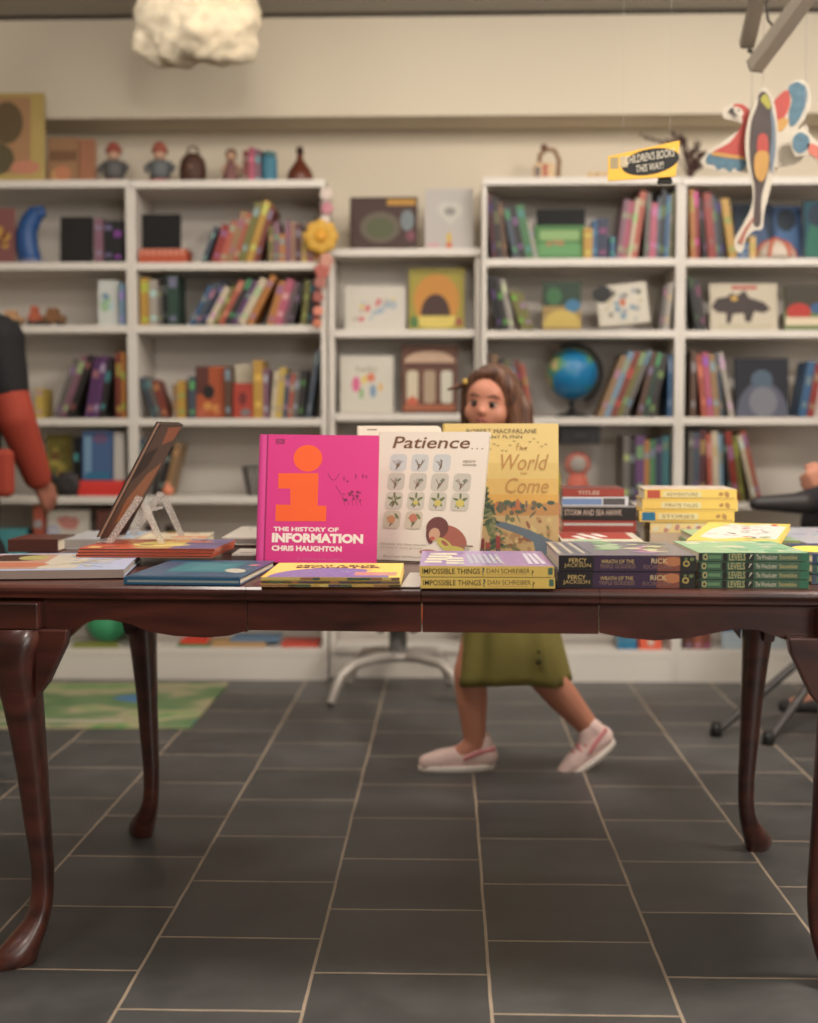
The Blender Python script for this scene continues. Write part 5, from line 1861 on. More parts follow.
# white-and-yellow illustrated cover, raised
def art_ast(a, w, d):
    a.rect(w * .02, d * .02, w * .98, d * .98, M3((244, 214, 96), .35))
    a.poly([(w * .1, d * .2), (w * .3, d * .1), (w * .6, d * .22), (w * .95, d * .15), (w * .97, d * .8), (w * .75, d * .95), (w * .5, d * .85), (w * .3, d * .95), (w * .12, d * .6)], M3((234, 226, 214), .35))
    a.specks(w * .1, d * .15, w * .9, d * .85, 34, [M3((206, 120, 110)), M3((170, 160, 150)), M3((236, 230, 220)), M3((96, 90, 90)), M3((214, 160, 170))], .004, .018, 12, asp=.5)
    a.ell(w * .82, d * .9, w * .04, d * .05, M3((214, 70, 50)))
    a.specks(w * .5, d * .04, w * .95, d * .3, 8, [M3((130, 160, 110)), M3((190, 180, 130))], .006, .016, 13, asp=.5)


zst = T0
A = atz(700, 561, T0)
stack((700, 561), (800, 561.6), T0, [
    ('green hardcover at the bottom under the white and yellow illustrated book', .026, (110, 150, 110), (90, 120, 90), None, None, 0, 0, None),
    ('pale green hardcover beneath the white and yellow illustrated book', .02, (150, 180, 140), (150, 160, 110), None, None, 2, 0, None)], .34)
tA = flat_book('comic_album', 'white and yellow illustrated comic album raised behind the green stack', (686, 546), (779, 548.5), T0 + .0465 + .003, .012, .40, (240, 206, 90), art_ast,
               lambda a, w, h: a.rect(0, h * .2, w, h * .6, M3((206, 160, 60))), tilt=1.6, yaw=-1, zp=T0 + .0495)
# glossy pale covers at far right rear
flat_book('hardcover_book', 'glossy grey-blue book lying at the back right end of the table', (807, 556), (890, 556), T0, .03, .5, (176, 178, 186),
          lambda a, w, d: a.specks(0, d * .2, w, d, 10, [M3((150, 140, 190)), M3((190, 196, 190)), M3((130, 160, 190))], .015, .04, 8))


# ------------------------------------------------------------ standing display books
def easel(x, y, rz, lab, hgt=.12, m=None):
    t = thing('book_easel', lab, 'easel', (x, y, T0 + .0004), rz)
    m = m or mat((60, 56, 54), rough=.4, metal=.5)
    b = MB()
    for s in (-1, 1):
        b.tube([(s * .04, -.03, .003), (s * .04, .05, .003), (s * .03, .02, hgt)], .0022, m, 6)
    b.build('wire_frame', t)
    b = MB(); b.tube([(-.04, .05, .003), (.04, .05, .003)], .0022, m, 6); b.tube([(-.03, .02, hgt), (.03, .02, hgt)], .0022, m, 6); b.build('cross_wire', t)
    return t


def stand_book(name, label, bl, w, h, depth, tilt, yaw, roll, c, art, spine_c=None, corner=0):
    """bl: world position of the lower-left front corner; leans back by tilt, turned by yaw"""
    bl = (bl[0], bl[1], bl[2] + depth * math.sin(R(tilt)) + abs(w * math.sin(R(roll))))
    t = thing(name, label, 'book', bl)
    t.rotation_mode = 'XYZ'
    M = Matrix.Rotation(R(yaw), 4, 'Z') @ Matrix.Rotation(R(-tilt), 4, 'X') @ Matrix.Rotation(R(roll), 4, 'Y')
    t.rotation_euler = M.to_euler('XYZ')
    cm = mat(c, rough=.36, spec=.4, var=.02, scale=10)
    sc = mat(spine_c or c, rough=.36, spec=.4, var=.02)
    b = MB()
    cb = .003
    def slab(y0, y1):
        if corner:
            pts = [(0, 0), (w, 0)]
            for k in range(5):
                a_ = R(k * 22.5); pts.append((w - corner + corner * math.cos(a_), h - corner + corner * math.sin(a_)))
            for k in range(5):
                a_ = R(90 + k * 22.5); pts.append((corner + corner * math.cos(a_), h - corner + corner * math.sin(a_)))
            b.prism(pts, y0, y1, cm, 'y')
        else:
            b.box(0, w, y0, y1, 0, h, cm)
    slab(0, cb); slab(depth - cb, depth)
    b.tube([(.001, depth / 2, 0), (.001, depth / 2, h)], depth / 2, sc, 10)
    # joint groove by the spine
    a = Art(b, frame((0, 0, 0), (1, 0, 0), (0, 0, 1)), .000007)
    if spine_c:
        a.rect(.001, 0, .009, h, mat(spine_c, rough=.36))
        a.rect(.009, 0, .0125, h, mat(tuple(int(v * .72) for v in c), rough=.4))
    art(a, w, h)
    b.build('cover', t)
    b = MB(); b.box(.004, w - .004, cb + .0002, depth - cb - .0002, .003, h - .003, PAGES); b.build('page_block', t)
    return t


PK = (210, 58, 130)
OR = mat((238, 98, 50), rough=.36, var=.03)
CW = mat((240, 226, 214), rough=.36, var=.03)
DPK = M3((160, 40, 96), .4)


def art_info(a, w, h):
    a.ell(w * .395, h * .815, w * .125, h * .105, OR, seg=36)
    U = lambda x, y: (w * x, h * y)
    a.poly([U(.145, .695), U(.49, .7), U(.49, .445), U(.565, .445), U(.565, .325), U(.13, .32), U(.13, .45), U(.255, .45), U(.25, .575), U(.145, .575)], OR)
    a.text('THE HISTORY OF', w * .115, h * .243, w * .56, h * .034, CW, .035)
    a.text('INFORMATION', w * .105, h * .155, w * .78, h * .074, CW, .055)
    a.text('CHRIS HAUGHTON', w * .105, h * .09, w * .6, h * .042, CW, .045)
    a.text('the definitive guide to history', w * .32, h * .02, w * .4, h * .02, M3((232, 110, 160)), 0)
    a.rect(w * .115, h * .925, w * .19, h * .965, DPK); a.text('DK', w * .125, h * .93, w * .055, h * .03, M3(PK), .02)
    pts = [(w * (.57 + .10 * i / 6), h * (.70 - .055 * math.sin(math.pi * i / 6))) for i in range(7)]
    a.line(pts, .0012, DPK)
    for x, y, s in ((.71, .68, .02), (.81, .7, .022), (.87, .7, .018), (.90, .69, .015), (.74, .65, .012)):
        a.line([(w * x, h * y), (w * x, h * (y - s * 2))], .0014, DPK)
        a.line([(w * (x - .01), h * (y - s)), (w * (x + .014), h * (y - s))], .0012, DPK)
    a.line([(w * .64, h * .6), (w * .68, h * .55), (w * .71, h * .5)], .001, DPK)
    a.specks(w * .7, h * .47, w * .86, h * .57, 18, [DPK, M3((130, 40, 90))], .001, .004, 3)
    for i in range(5):
        a.line([(w * (.71 + .035 * i), h * .5), (w * (.72 + .035 * i), h * .45)], .0009, DPK)


s27 = 2.72 / F
PB = atz(259.5, 571, T0)
PB.z = T0 + .0006
t1b = stand_book('picture_book', 'bright pink hardcover about information with an orange letter i, standing upright', (at(259, 563, 2.735).x, 2.735, T0 + .0006), .249, .274, .02, 9, -1.5, .6, PK, art_info, spine_c=(214, 76, 146))
# wedge: Patience
BRN = M3((126, 82, 50), .4)


def art_pat(a, w, h):
    ink = M3((110, 92, 76), .5)
    a.text('Patience', w * .13, h * .868, w * .70, h * .095, BRN, .014, shear=.2)
    for i in range(3): a.ell(w * (.86 + .045 * i), h * .868, .0016, .0016, BRN, seg=8)
    tiles = [(0, i) for i in range(3)] + [(1, i) for i in range(4)] + [(2, i) for i in range(4)] + [(3, i) for i in range(2)]
    rnd = random.Random(4)
    tc = [(206, 206, 204), (204, 196, 180), (206, 198, 180), (210, 196, 170)]
    for r_, c_ in tiles:
        cx = w * (.20 + .2 * c_); cy = h * (.755 - .148 * r_)
        s = w * .078
        a.rect(cx - s, cy - s, cx + s, cy + s, M3(tc[r_]), r=s * .45)
        for k in range(6):
            an = R(rnd.uniform(20, 160)); L = s * rnd.uniform(.5, .9)
            a.line([(cx, cy - s * .6), (cx + L * .6 * math.cos(an), cy), (cx + L * math.cos(an), cy + L * math.sin(an) * .6)], .0014, M3((126, 104, 84)) if r_ < 2 else M3((110, 120, 76)))
        a.line([(cx - s * .2, cy - s * .8), (cx, cy - s * .1)], .003, M3((120, 88, 66)))
        if r_ == 1: a.ell(cx + s * .3, cy + s * .2, s * .3, s * .14, M3((120, 130, 110)), rot=30)
        if r_ == 2:
            for k in range(5):
                an = 72 * k + 20
                a.ell(cx + s * .5 * math.cos(R(an)), cy + s * .1 + s * .5 * math.sin(R(an)), s * .36, s * .13, M3((112, 122, 70)), rot=an)
            if c_ > 0: a.ell(cx, cy - s * .2, s * (.2 + .1 * c_), s * (.18 + .08 * c_), M3((214, 196, 96)))
        if r_ == 3:
            a.ell(cx - s * .1, cy + (0 if c_ == 0 else s * .25), s * .48, s * .45, M3((214, 150, 100) if c_ == 0 else (206, 120, 92)))
            a.ell(cx + s * .5, cy + s * .4, s * .4, s * .15, M3((120, 130, 76)), rot=-50)
    a.text('nature', w * .79, h * .76, w * .11, h * .02, ink, 0, shear=.3); a.text('slowly', w * .79, h * .73, w * .12, h * .022, ink, 0, shear=.3)
    # girl bending over a bowl
    sk = M3((216, 164, 130)); hr = M3((120, 66, 62)); dr = M3((180, 98, 80)); ap = M3((208, 190, 90))
    a.ell(w * .76, h * .175, w * .15, h * .085, dr, rot=-35)
    a.ell(w * .62, h * .255, w * .10, h * .085, hr)
    a.ell(w * .56, h * .2, w * .035, h * .07, hr, rot=10)
    a.ell(w * .60, h * .205, w * .05, h * .05, sk)
    a.ell(w * .585, h * .175, w * .022, h * .014, M3((206, 90, 80)))
    a.ell(w * .70, h * .13, w * .09, h * .035, ap, rot=-35); a.ell(w * .70, h * .14, w * .04, h * .014, dr, rot=-35)
    a.ell(w * .78, h * .10, w * .10, h * .022, ap, rot=-5)
    a.rect(w * .88, h * .055, w * .92, h * .13, M3((190, 176, 160))); a.rect(w * .84, h * .12, w * .95, h * .13, M3((150, 110, 90)))
    a.ell(w * .56, h * .07, w * .08, h * .02, M3((190, 120, 90)))
    a.text('Discover the slow wonder', w * .12, h * .115, w * .42, h * .018, M3((186, 170, 150)), 0)
    a.text('of how a tree grows', w * .12, h * .085, w * .38, h * .018, M3((186, 170, 150)), 0)
    a.text('Rachel Williams', w * .16, h * .022, w * .36, h * .014, M3((150, 136, 120)), 0)


t2b = stand_book('picture_book', 'cream book with brown script lettering standing between the pink and gold ones', (at(366, 562, 2.83).x, 2.83, T0 + .0006), .255, .291, .012, 17, -19, 0, (218, 206, 192), art_pat)


# World to Come
def art_world(a, w, h):
    rnd = random.Random(9)
    a.rect(0, h * .56, w, h * .70, M3((224, 188, 100), .4))
    a.rect(0, h * .42, w, h * .58, M3((224, 178, 86), .4))
    a.rect(0, h * .36, w, h * .46, M3((222, 164, 66), .4))
    a.rect(0, 0, w, h * .385, M3((196, 160, 100), .4))
    a.poly([(w * .0, h * .36), (w * .3, h * .41), (w * .6, h * .38), (w, h * .4), (w, h * .3), (0, h * .3)], M3((190, 130, 66), .4))
    a.specks(w * .3, h * .3, w * .98, h * .42, 34, [M3((80, 100, 70)), M3((110, 96, 72)), M3((196, 110, 60)), M3((70, 88, 76))], .004, .013, 2, asp=.6)
    a.specks(w * .35, h * .02, w * .98, h * .3, 60, [M3((176, 130, 80)), M3((120, 116, 76)), M3((196, 150, 90)), M3((150, 90, 60)), M3((206, 180, 110))], .003, .014, 5, asp=.5)
    a.poly([(w * .4, h * .27), (w * .55, h * .245), (w * .75, h * .19), (w * .97, h * .1), (w * .98, h * .0), (w * .8, 0), (w * .78, h * .1), (w * .65, h * .16), (w * .45, h * .22)], M3((92, 106, 118), .4))
    for i in range(4): a.rect(w * (.56 + .05 * i), h * .36, w * (.575 + .05 * i), h * (.40 + .012 * (i % 2)), M3((110, 96, 96)))
    for i in range(74):
        t_ = rnd.random()
        x = w * (.30 + .2 * (1 - t_) * rnd.uniform(.5, 1.2)); y = h * (.06 + .56 * t_)
        a.ell(x, y, rnd.uniform(.008, .016), rnd.uniform(.003, .005), M3([(74, 92, 60), (104, 118, 70), (58, 74, 60), (132, 130, 84)][i % 4]), rot=rnd.choice([-30, 20, -50, 40]), seg=8)
    a.line([(w * .3, h * .0), (w * .28, h * .3), (w * .2, h * .6)], .004, M3((96, 70, 54)))
    for (x, hh, c) in ((.36, .12, (160, 60, 50)), (.27, .07, (170, 70, 56)), (.22, .1, (140, 50, 46))):
        x += .11
        a.rect(w * (x - .02), h * .05, w * (x + .02), h * (.03 + hh), M3(c), r=.003)
        a.rect(w * (x - .018), h * .0, w * (x - .004), h * .05, M3((70, 60, 60))); a.rect(w * (x + .004), h * .0, w * (x + .018), h * .05, M3((70, 60, 60)))
        a.ell(w * x, h * (.04 + hh), .004, .005, M3((206, 160, 120)), seg=10)
    tk = M3((96, 78, 46), .4); bt = M3((196, 136, 58), .4)
    a.text('ROBERT MACFARLANE', w * .19, h * .925, w * .62, h * .034, tk, .0)
    a.text('JOHNNY FLYNN', w * .26, h * .878, w * .42, h * .032, tk, .0)
    a.text('The', w * .61, h * .795, w * .11, h * .035, bt, 0, shear=.25)
    a.text('World', w * .46, h * .645, w * .42, h * .12, bt, .0, shear=.25)
    a.text('to', w * .66, h * .61, w * .06, h * .02, bt, 0, shear=.2)
    a.text('Come', w * .52, h * .47, w * .38, h * .115, bt, .0, shear=.25)
    for i in range(15):
        x = w * (.4 + .035 * i); y = h * (.80 + .035 * math.sin(i * 1.3) + .004 * i)
        a.line([(x - .003, y + .003), (x, y), (x + .003, y + .003)], .0012, M3((110, 84, 46)))


t3b = stand_book('picture_book', 'golden landscape-covered book standing upright behind the cream one', (at(444.5, 560, 2.95).x, 2.95, T0 + .0006), .259, .302, .014, 8, -1, 0, (206, 178, 108), art_world, corner=.005)
# pale book behind, rounded corner only showing
q = at(356, 470, 2.97)
t4b = stand_book('picture_book', 'pale cream book showing only its rounded corner above the pink one', (at(357, 560, 2.93).x, 2.95, T0 + .0006), .19, .297, .012, 8, -1, 0, (226, 214, 196),
                 lambda a, w, h: a.rect(w * .1, h * .965, w * .22, h * .975, M3((160, 140, 120))), corner=.012)
easel(at(318, 560, 2.8).x, 2.835, 0, 'small wire easel holding up the pink book')
easel(at(430, 560, 2.95).x + .02, 2.865, R(-19), 'small wire easel holding up the cream book')
easel(at(520, 560, 3.0).x, 3.045, 0, 'small wire easel holding up the golden book')

# ------------------------------------------------------------ clear easel with a leaning book, left
YE = 2.93
ke = YE / F
ex = at(150, 549, YE)
zE = T0 + .039 + .001
acr = bpy.data.materials.new('clear_acrylic'); acr.use_nodes = True
bs = acr.node_tree.nodes['Principled BSDF']
bs.inputs['Base Color'].default_value = (.93, .9, .86, 1); bs.inputs['Roughness'].default_value = .06; bs.inputs['Transmission Weight'].default_value = .75; bs.inputs['IOR'].default_value = 1.45
nzz = acr.node_tree.nodes.new('ShaderNodeTexNoise'); nzz.inputs['Scale'].default_value = 30
mrr = acr.node_tree.nodes.new('ShaderNodeMapRange'); mrr.inputs['To Min'].default_value = .15; mrr.inputs['To Max'].default_value = .35
acr.node_tree.links.new(nzz.outputs['Fac'], mrr.inputs['Value']); acr.node_tree.links.new(mrr.outputs[0], bs.inputs['Roughness'])
t = thing('clear_easel', 'clear plastic easel holding a leaning dark book at the left of the table', 'easel', (ex.x, YE, zE))


def E(px, py):
    q = at(px, py, YE - .13)
    return (q.x - ex.x, q.z - zE)


for s in (-.135, .075):
    b = MB()
    e0 = E(111, 549); e1 = E(141, 500)
    f0 = E(160, 549)
    z0 = .0015
    b.prism([(e0[0] - .012, z0), (e0[0] + .006, z0), (e1[0] + .006, e1[1] + .005), (e1[0] - .008, e1[1] + .01)], s - .0025, s + .0025, acr, 'y')
    b.prism([(e1[0] + .001, e1[1] - .012), (e1[0] + .0125, e1[1] - .0), (f0[0] + .012, z0), (f0[0] - .002, z0)], s - .0025, s + .0025, acr, 'y')
    b.build('easel_side', t)
b = MB(); b.box(E(111, 549)[0] - .03, E(111, 549)[0] - .013, -.132, .072, .002, .005, acr); b.build('easel_bar', t); b = MB(); b.box(E(141, 500)[0] - .004, E(141, 500)[0] + .004, -.132, .072, E(141, 500)[1] - .03, E(141, 500)[1] - .024, acr); b.build('easel_bar', t)
# the leaning book: seen nearly edge-on, cover facing left, back facing us-right
YE2 = YE - .12
q0_ = at(101, 552, YE2); q1_ = at(163, 437, YE2)
p0 = (q0_.x - ex.x, 0); p1 = (q1_.x - ex.x, q1_.z - q0_.z)
dirv = Vector((p1[0] - p0[0], 0, p1[1] - p0[1])); Lb = dirv.length
tiltb = math.atan2(dirv.x, dirv.z)
lb = thing('picture_book', 'dark picture book with orange patches leaning back in the clear easel', 'book', (q0_.x, YE2, zE + .008), rot=(0, tiltb, R(0)))
M_book = Matrix.Rotation(R(-14), 4, 'Z')
lb.rotation_euler = (Matrix.Rotation(R(-7), 4, 'Z') @ Matrix.Rotation(tiltb, 4, 'Y')).to_euler()
b = MB()
dkm = mat((66, 54, 48), rough=.45, var=.3, scale=14)
b.box(-.011, -.0085, 0, .15, 0, Lb, dkm); b.box(-.0025, 0, 0, .15, 0, Lb, dkm); b.box(-.0085, -.0025, .1476, .15, 0, Lb, dkm)
a = Art(b, frame((0, 0, 0), (0, 1, 0), (0, 0, 1)))
a.M = a.M @ Matrix.Diagonal((.625, 1, 1, 1))
a.rect(.004, .004, .236, Lb - .004, M3((104, 76, 66)))
a.poly([(.06, Lb * .12), (.2, Lb * .3), (.225, Lb * .66), (.13, Lb * .56), (.05, Lb * .34)], M3((176, 112, 76)))
a.poly([(.12, Lb * .82), (.22, Lb * .86), (.23, Lb * .98), (.1, Lb * .97)], M3((176, 100, 72)))
a.poly([(.0, Lb * .5), (.09, Lb * .62), (.1, Lb * .8), (.0, Lb * .74)], M3((60, 44, 42)))
a.poly([(.15, Lb * .02), (.235, Lb * .02), (.235, Lb * .2), (.19, Lb * .2)], M3((70, 50, 46)))
b.build('cover', lb)
b = MB(); b.box(-.0084, -.0026, .003, .1472, .003, Lb - .003, mat((176, 140, 120), var=.2, scale=60)); b.build('page_block', lb)
# ------------------------------------------------------------ people
def capsule(b, p, q, r0, r1, m, seg=12):
    p = Vector(p); q = Vector(q)
    d = q - p
    if d.length < 1e-6:
        b.ball(p, r0, m, seg=seg); return
    u = d.normalized()
    n = 4
    path = []; rad = []
    for k in range(n + 1):
        a = R(90 * k / n)
        path.append(p - u * r0 * math.cos(a)); rad.append(max(r0 * math.sin(a), r0 * .02))
    for k in range(n + 1):
        a = R(90 * k / n)
        path.append(q + u * r1 * math.sin(a)); rad.append(max(r1 * math.cos(a), r1 * .02))
    b.tube(path, rad, m, seg)


def limb(b, pts, rs, m, seg=12):
    for i in range(len(pts) - 1):
        capsule(b, pts[i], pts[i + 1], rs[i], rs[i + 1], m, seg)


def hand(b, wrist, direction, palm_n, size, m, curl=25, side=1):
    """palm, four bent unequal fingers and a thumb"""
    w = Vector(wrist); d = Vector(direction).normalized(); n = Vector(palm_n); n = (n - d * n.dot(d)).normalized(); s = d.cross(n) * side
    S = size
    pl = w + d * S * .48
    for k in (-1, -.33, .33, 1):
        capsule(b, w + s * k * S * .1, pl + s * k * S * .2, S * .12, S * .10, m, 8)
    for k, L in ((-1, .36), (-.36, .44), (.3, .42), (.95, .33)):
        p = pl + s * k * S * .22
        a = 0
        for j, f in enumerate((.45, .32, .25)):
            a += R(curl)
            q = p + (d * math.cos(a) + n * math.sin(a)) * S * L * f * 1.05
            capsule(b, p, q, S * (.075 - .01 * j), S * (.066 - .01 * j), m, 8)
            p = q
    p = w + d * S * .12 - s * S * .15
    q = p + (d * .7 - s * .75 + n * .2).normalized() * S * .27
    r_ = q + (d * .9 - s * .2 + n * .35).normalized() * S * .22
    capsule(b, p, q, S * .09, S * .075, m, 8); capsule(b, q, r_, S * .075, S * .06, m, 8)


SKIN = mat((206, 148, 122), rough=.5, var=.05, scale=14)


# ---- the child
YC0 = atz(457, 772, 0).y + .03
kc0 = YC0 / F


def CP(px, py, dy=0.0):
    q = at(px, py, YC0 + dy)
    return Vector((q.x, YC0 + dy, q.z))


o0 = CP(505, 772); o0.z = 0
child = thing('person', 'small child with brown hair in an olive skirt walking behind the table', 'person', tuple(o0))


def L_(v):
    return Vector(v) - o0


HC = CP(489, 405)                         # centre of the head
Hh = 36.5 * kc0                             # half head height ~
b = MB()
m = SKIN
hx = L_(HC)
turn = Matrix.Rotation(R(-16), 4, 'Z') @ Matrix.Rotation(R(6), 4, 'Y')


def HL_(x, y, z):
    """head-local (x right, y back, z up) in half-head units"""
    return hx + (turn @ Vector((x * Hh * .88, y * Hh, z * Hh)))


def hball(x, y, z, r, sx=1, sy=1, sz=1, seg=24):
    bb = MB(); bb.ball((0, 0, 0), r * Hh, m, sx * .88, sy, sz, seg)
    T = Matrix.Translation(HL_(x, y, z)) @ turn
    b.add(bb.v, bb.f, m, T, True)


hball(0, .16, .22, .80, .96, 1.05, .95)            # cranium
hball(0, -.08, -.12, .68, .97, .92, 1.08)          # face
hball(0, -.18, -.52, .42, 1.05, .9, .85)           # jaw / chin
hball(-.33, -.32, -.22, .33, 1, .85, .9); hball(.33, -.32, -.22, .33, 1, .85, .9)   # cheeks
hball(0, -.50, .30, .40, 1.2, .5, .8)              # forehead
hball(0, -.74, -.19, .115, 1.1, .95, .85, 14)      # nose tip
hball(0, -.66, -.06, .085, .8, .8, 1.7, 14)        # bridge
hball(-.07, -.70, -.215, .07, 1, .9, .8, 12); hball(.07, -.70, -.215, .07, 1, .9, .8, 12)
hball(0, -.62, -.43, .13, 1.2, .55, .42, 14)       # mouth
for s in (-1, 1): hball(s * .78, .12, -.12, .17, .35, .8, 1.25, 14)
# neck and body
nk = hx + Vector((.01, .03, -Hh * .95))
sh = L_(CP(506, 452)); sh.y = .02
pel = L_(CP(512, 600)); pel.y = .0
capsule(b, nk + Vector((0, 0, .05)), sh + Vector((0, 0, .02)), .042, .048, m)
limb(b, [sh + Vector((-.07, 0, -.02)), sh + Vector((.07, 0, -.02))], [.05, .05], m)
limb(b, [sh, (sh + pel) / 2, pel], [.075, .09, .095], m, 16)
shs = []
for s, el, wr in ((-1, CP(470, 522, -.02), CP(452, 578, -.07)), (1, CP(552, 520, .04), CP(560, 580, .02))):
    a0 = sh + Vector((s * .10, 0, -.02)); e_ = L_(el); w_ = L_(wr)
    limb(b, [a0, e_, w_], [.042, .032, .023], m)
    shs.append((a0, e_, w_))
    hand(b, w_, (w_ - e_), Vector((-s, -.2, 0)), .085, m, 22, side=-s)
# legs
hipL = pel + Vector((-.05, 0, -.03)); hipR = pel + Vector((.05, 0, -.03))
kneeL = L_(CP(470, 672, -.01)); ankL = L_(CP(475, 743, 0))
kneeR = L_(CP(545, 676, -.01)); ankR = L_(CP(592, 731, .03))
limb(b, [hipL, kneeL, kneeL.lerp(ankL, .4), ankL], [.075, .05, .047, .031], m)
limb(b, [hipR, kneeR, kneeR.lerp(ankR, .4), ankR], [.075, .052, .048, .031], m)
capsule(b, ankL, L_(CP(447, 764, -.02)), .030, .022, m)
capsule(b, ankR, L_(CP(574, 771, 0)), .030, .022, m)
body = fuse(b, 'body', child, .0058, 4, mat((190, 128, 104), rough=.5, var=.05, scale=14))

# shoes
SH = mat((222, 192, 184), rough=.6, var=.06, scale=30)
SHP = mat((206, 130, 132), rough=.6, var=.1, scale=40)


def shoe(heel, toe, up, nm):
    heel = Vector(heel); toe = Vector(toe); d = (toe - heel); Lx = d.length; d.normalize(); up = Vector(up); up = (up - d * up.dot(d)).normalized(); s = d.cross(up)
    T = Matrix((d, s, up)).transposed().to_4x4(); T.translation = heel
    g = MB()
    def pt(x, y, z): return T @ Vector((x * Lx, y, z))
    W = Lx * .19
    capsule(g, pt(.12, 0, .036), pt(.3, 0, .036), W * .92, W * .95, SH, 14)
    capsule(g, pt(.3, 0, .034), pt(.72, 0, .026), W * .9, W * .82, SH, 14)
    capsule(g, pt(.72, 0, .025), pt(.9, 0, .022), W * .85, W * .62, SH, 14)
    capsule(g, pt(.14, 0, .05), pt(.16, 0, .082), W * .8, W * .72, SH, 14)
    capsule(g, pt(.42, 0, .05), pt(.26, 0, .078), W * .6, W * .66, SH, 14)
    o = fuse(g, 'shoe', child, .005, 3, SH)
    g = MB()
    n = 20
    outl = []
    for k in range(n):
        a = 2 * math.pi * k / n
        x = .5 + .52 * math.cos(a); wy = W * (1.02 - .12 * math.cos(a)) * math.sin(a)
        outl.append((x * Lx, wy))
    g.prism(outl, -.004, .016, mat((226, 214, 204), rough=.7), 'z', T, True)
    g.build('shoe_sole', o)
    g = MB()
    for x, z in ((.42, .066), (.52, .058), (.62, .05)):
        g.tube([pt(x, -W * .62, z - .012), pt(x, -W * .3, z + .004), pt(x, 0, z + .008), pt(x, W * .3, z + .004), pt(x, W * .62, z - .012)], .004, SHP, 6)
    g.tube([pt(.02, -W * .6, .06), pt(.3, -W * .9, .05), pt(.45, -W * .85, .035)], .007, SHP, 6)
    g.tube([pt(.02, W * .6, .06), pt(.3, W * .9, .05), pt(.45, W * .85, .035)], .007, SHP, 6)
    g.build('shoe_lace', o)


fl0 = L_(CP(494, 771)); fl0.z = .0045; fl0.y = 0.02
fl1 = L_(CP(420, 774)); fl1.z = .0045; fl1.y = -.03
shoe(fl0, fl1, (0, 0, 1), 'l')
hr0 = L_(CP(612, 736, .04)); hr1 = L_(CP(563, 781, .0))
shoe(hr0 + Vector((0.006, 0, -.015)), hr1 + Vector((0, 0, .0)), (-.55, -.25, .8), 'r')

# skirt: olive, hem at the knee
OL = mat((120, 110, 56), rough=.85, var=.14, scale=22)
g = MB()
rings = []
wst = L_(CP(508, 575)); hemc = L_(CP(512, 680))
for k in range(13):
    t_ = k / 12
    c = wst.lerp(hemc, t_)
    rx = .105 + (.166 - .105) * t_ ** .8; ry = .09 + .04 * t_
    ring = []
    for i in range(72):
        a = 2 * math.pi * i / 72
        f = 1 + .07 * t_ * math.sin(7 * a + 1.2) + .03 * t_ * math.sin(12 * a)
        ring.append((c.x + rx * f * math.cos(a), c.y + ry * f * math.sin(a), c.z + .008 * t_ * math.sin(3 * a)))
    rings.append(ring)
inner = [[(hemc.x + (p[0] - hemc.x) * .965, hemc.y + (p[1] - hemc.y) * .965, p[2] + .001) for p in rings[-1]], [(wst.x + (p[0] - wst.x) * .95, wst.y + (p[1] - wst.y) * .95, p[2]) for p in rings[0]]]
g.loft(rings + inner, OL, caps=False)
g.build('skirt', child)
g = MB(); g.ball(L_(CP(539, 662, -.12)), .010, mat((70, 66, 30)), sy=.4, seg=12); g.ball(L_(CP(539, 652, -.12)), .006, mat((80, 74, 30)), sy=.4, seg=10); g.build('skirt_button', child)
# top
TOPM = mat((150, 138, 62), rough=.85, var=.08, scale=30)
g = MB()
limb(g, [sh + Vector((-.085, 0, -.03)), sh + Vector((.085, 0, -.03))], [.055, .055], TOPM, 14)
limb(g, [sh + Vector((0, 0, -.02)), (sh + pel) / 2, wst + Vector((0, 0, -.02))], [.088, .103, .104], TOPM, 18)
for a0, e_, w_ in shs:
    capsule(g, a0, a0.lerp(e_, .45), .054, .05, TOPM, 14)
fuse(g, 'shirt', child, .008, 3, TOPM)
# hair
HR = bpy.data.materials.new('brown_hair'); HR.use_nodes = True
nt = HR.node_tree; bs = nt.nodes['Principled BSDF']; bs.inputs['Roughness'].default_value = .5
tcn = nt.nodes.new('ShaderNodeTexCoord'); mpn = nt.nodes.new('ShaderNodeMapping'); mpn.inputs['Scale'].default_value = (70, 70, 9)
nzn = nt.nodes.new('ShaderNodeTexNoise'); nzn.inputs['Scale'].default_value = 1.2; nzn.inputs['Detail'].default_value = 5
crn = nt.nodes.new('ShaderNodeValToRGB'); crn.color_ramp.elements[0].position = .3; crn.color_ramp.elements[0].color = (lin(56), lin(32), lin(24), 1)
crn.color_ramp.elements[1].position = .75; crn.color_ramp.elements[1].color = (lin(120), lin(82), lin(60), 1)
nt.links.new(tcn.outputs['Object'], mpn.inputs['Vector']); nt.links.new(mpn.outputs['Vector'], nzn.inputs['Vector']); nt.links.new(nzn.outputs['Fac'], crn.inputs['Fac']); nt.links.new(crn.outputs['Color'], bs.inputs['Base Color'])
bpn = nt.nodes.new('ShaderNodeBump'); bpn.inputs['Strength'].default_value = .6; bpn.inputs['Distance'].default_value = .01
nt.links.new(nzn.outputs['Fac'], bpn.inputs['Height']); nt.links.new(bpn.outputs['Normal'], bs.inputs['Normal'])
b0 = b; b = MB()
hball(.03, .30, .30, .92, .98, .95, .93)
hball(.03, .50, -.1, .78, 1.0, .7, 1.1)
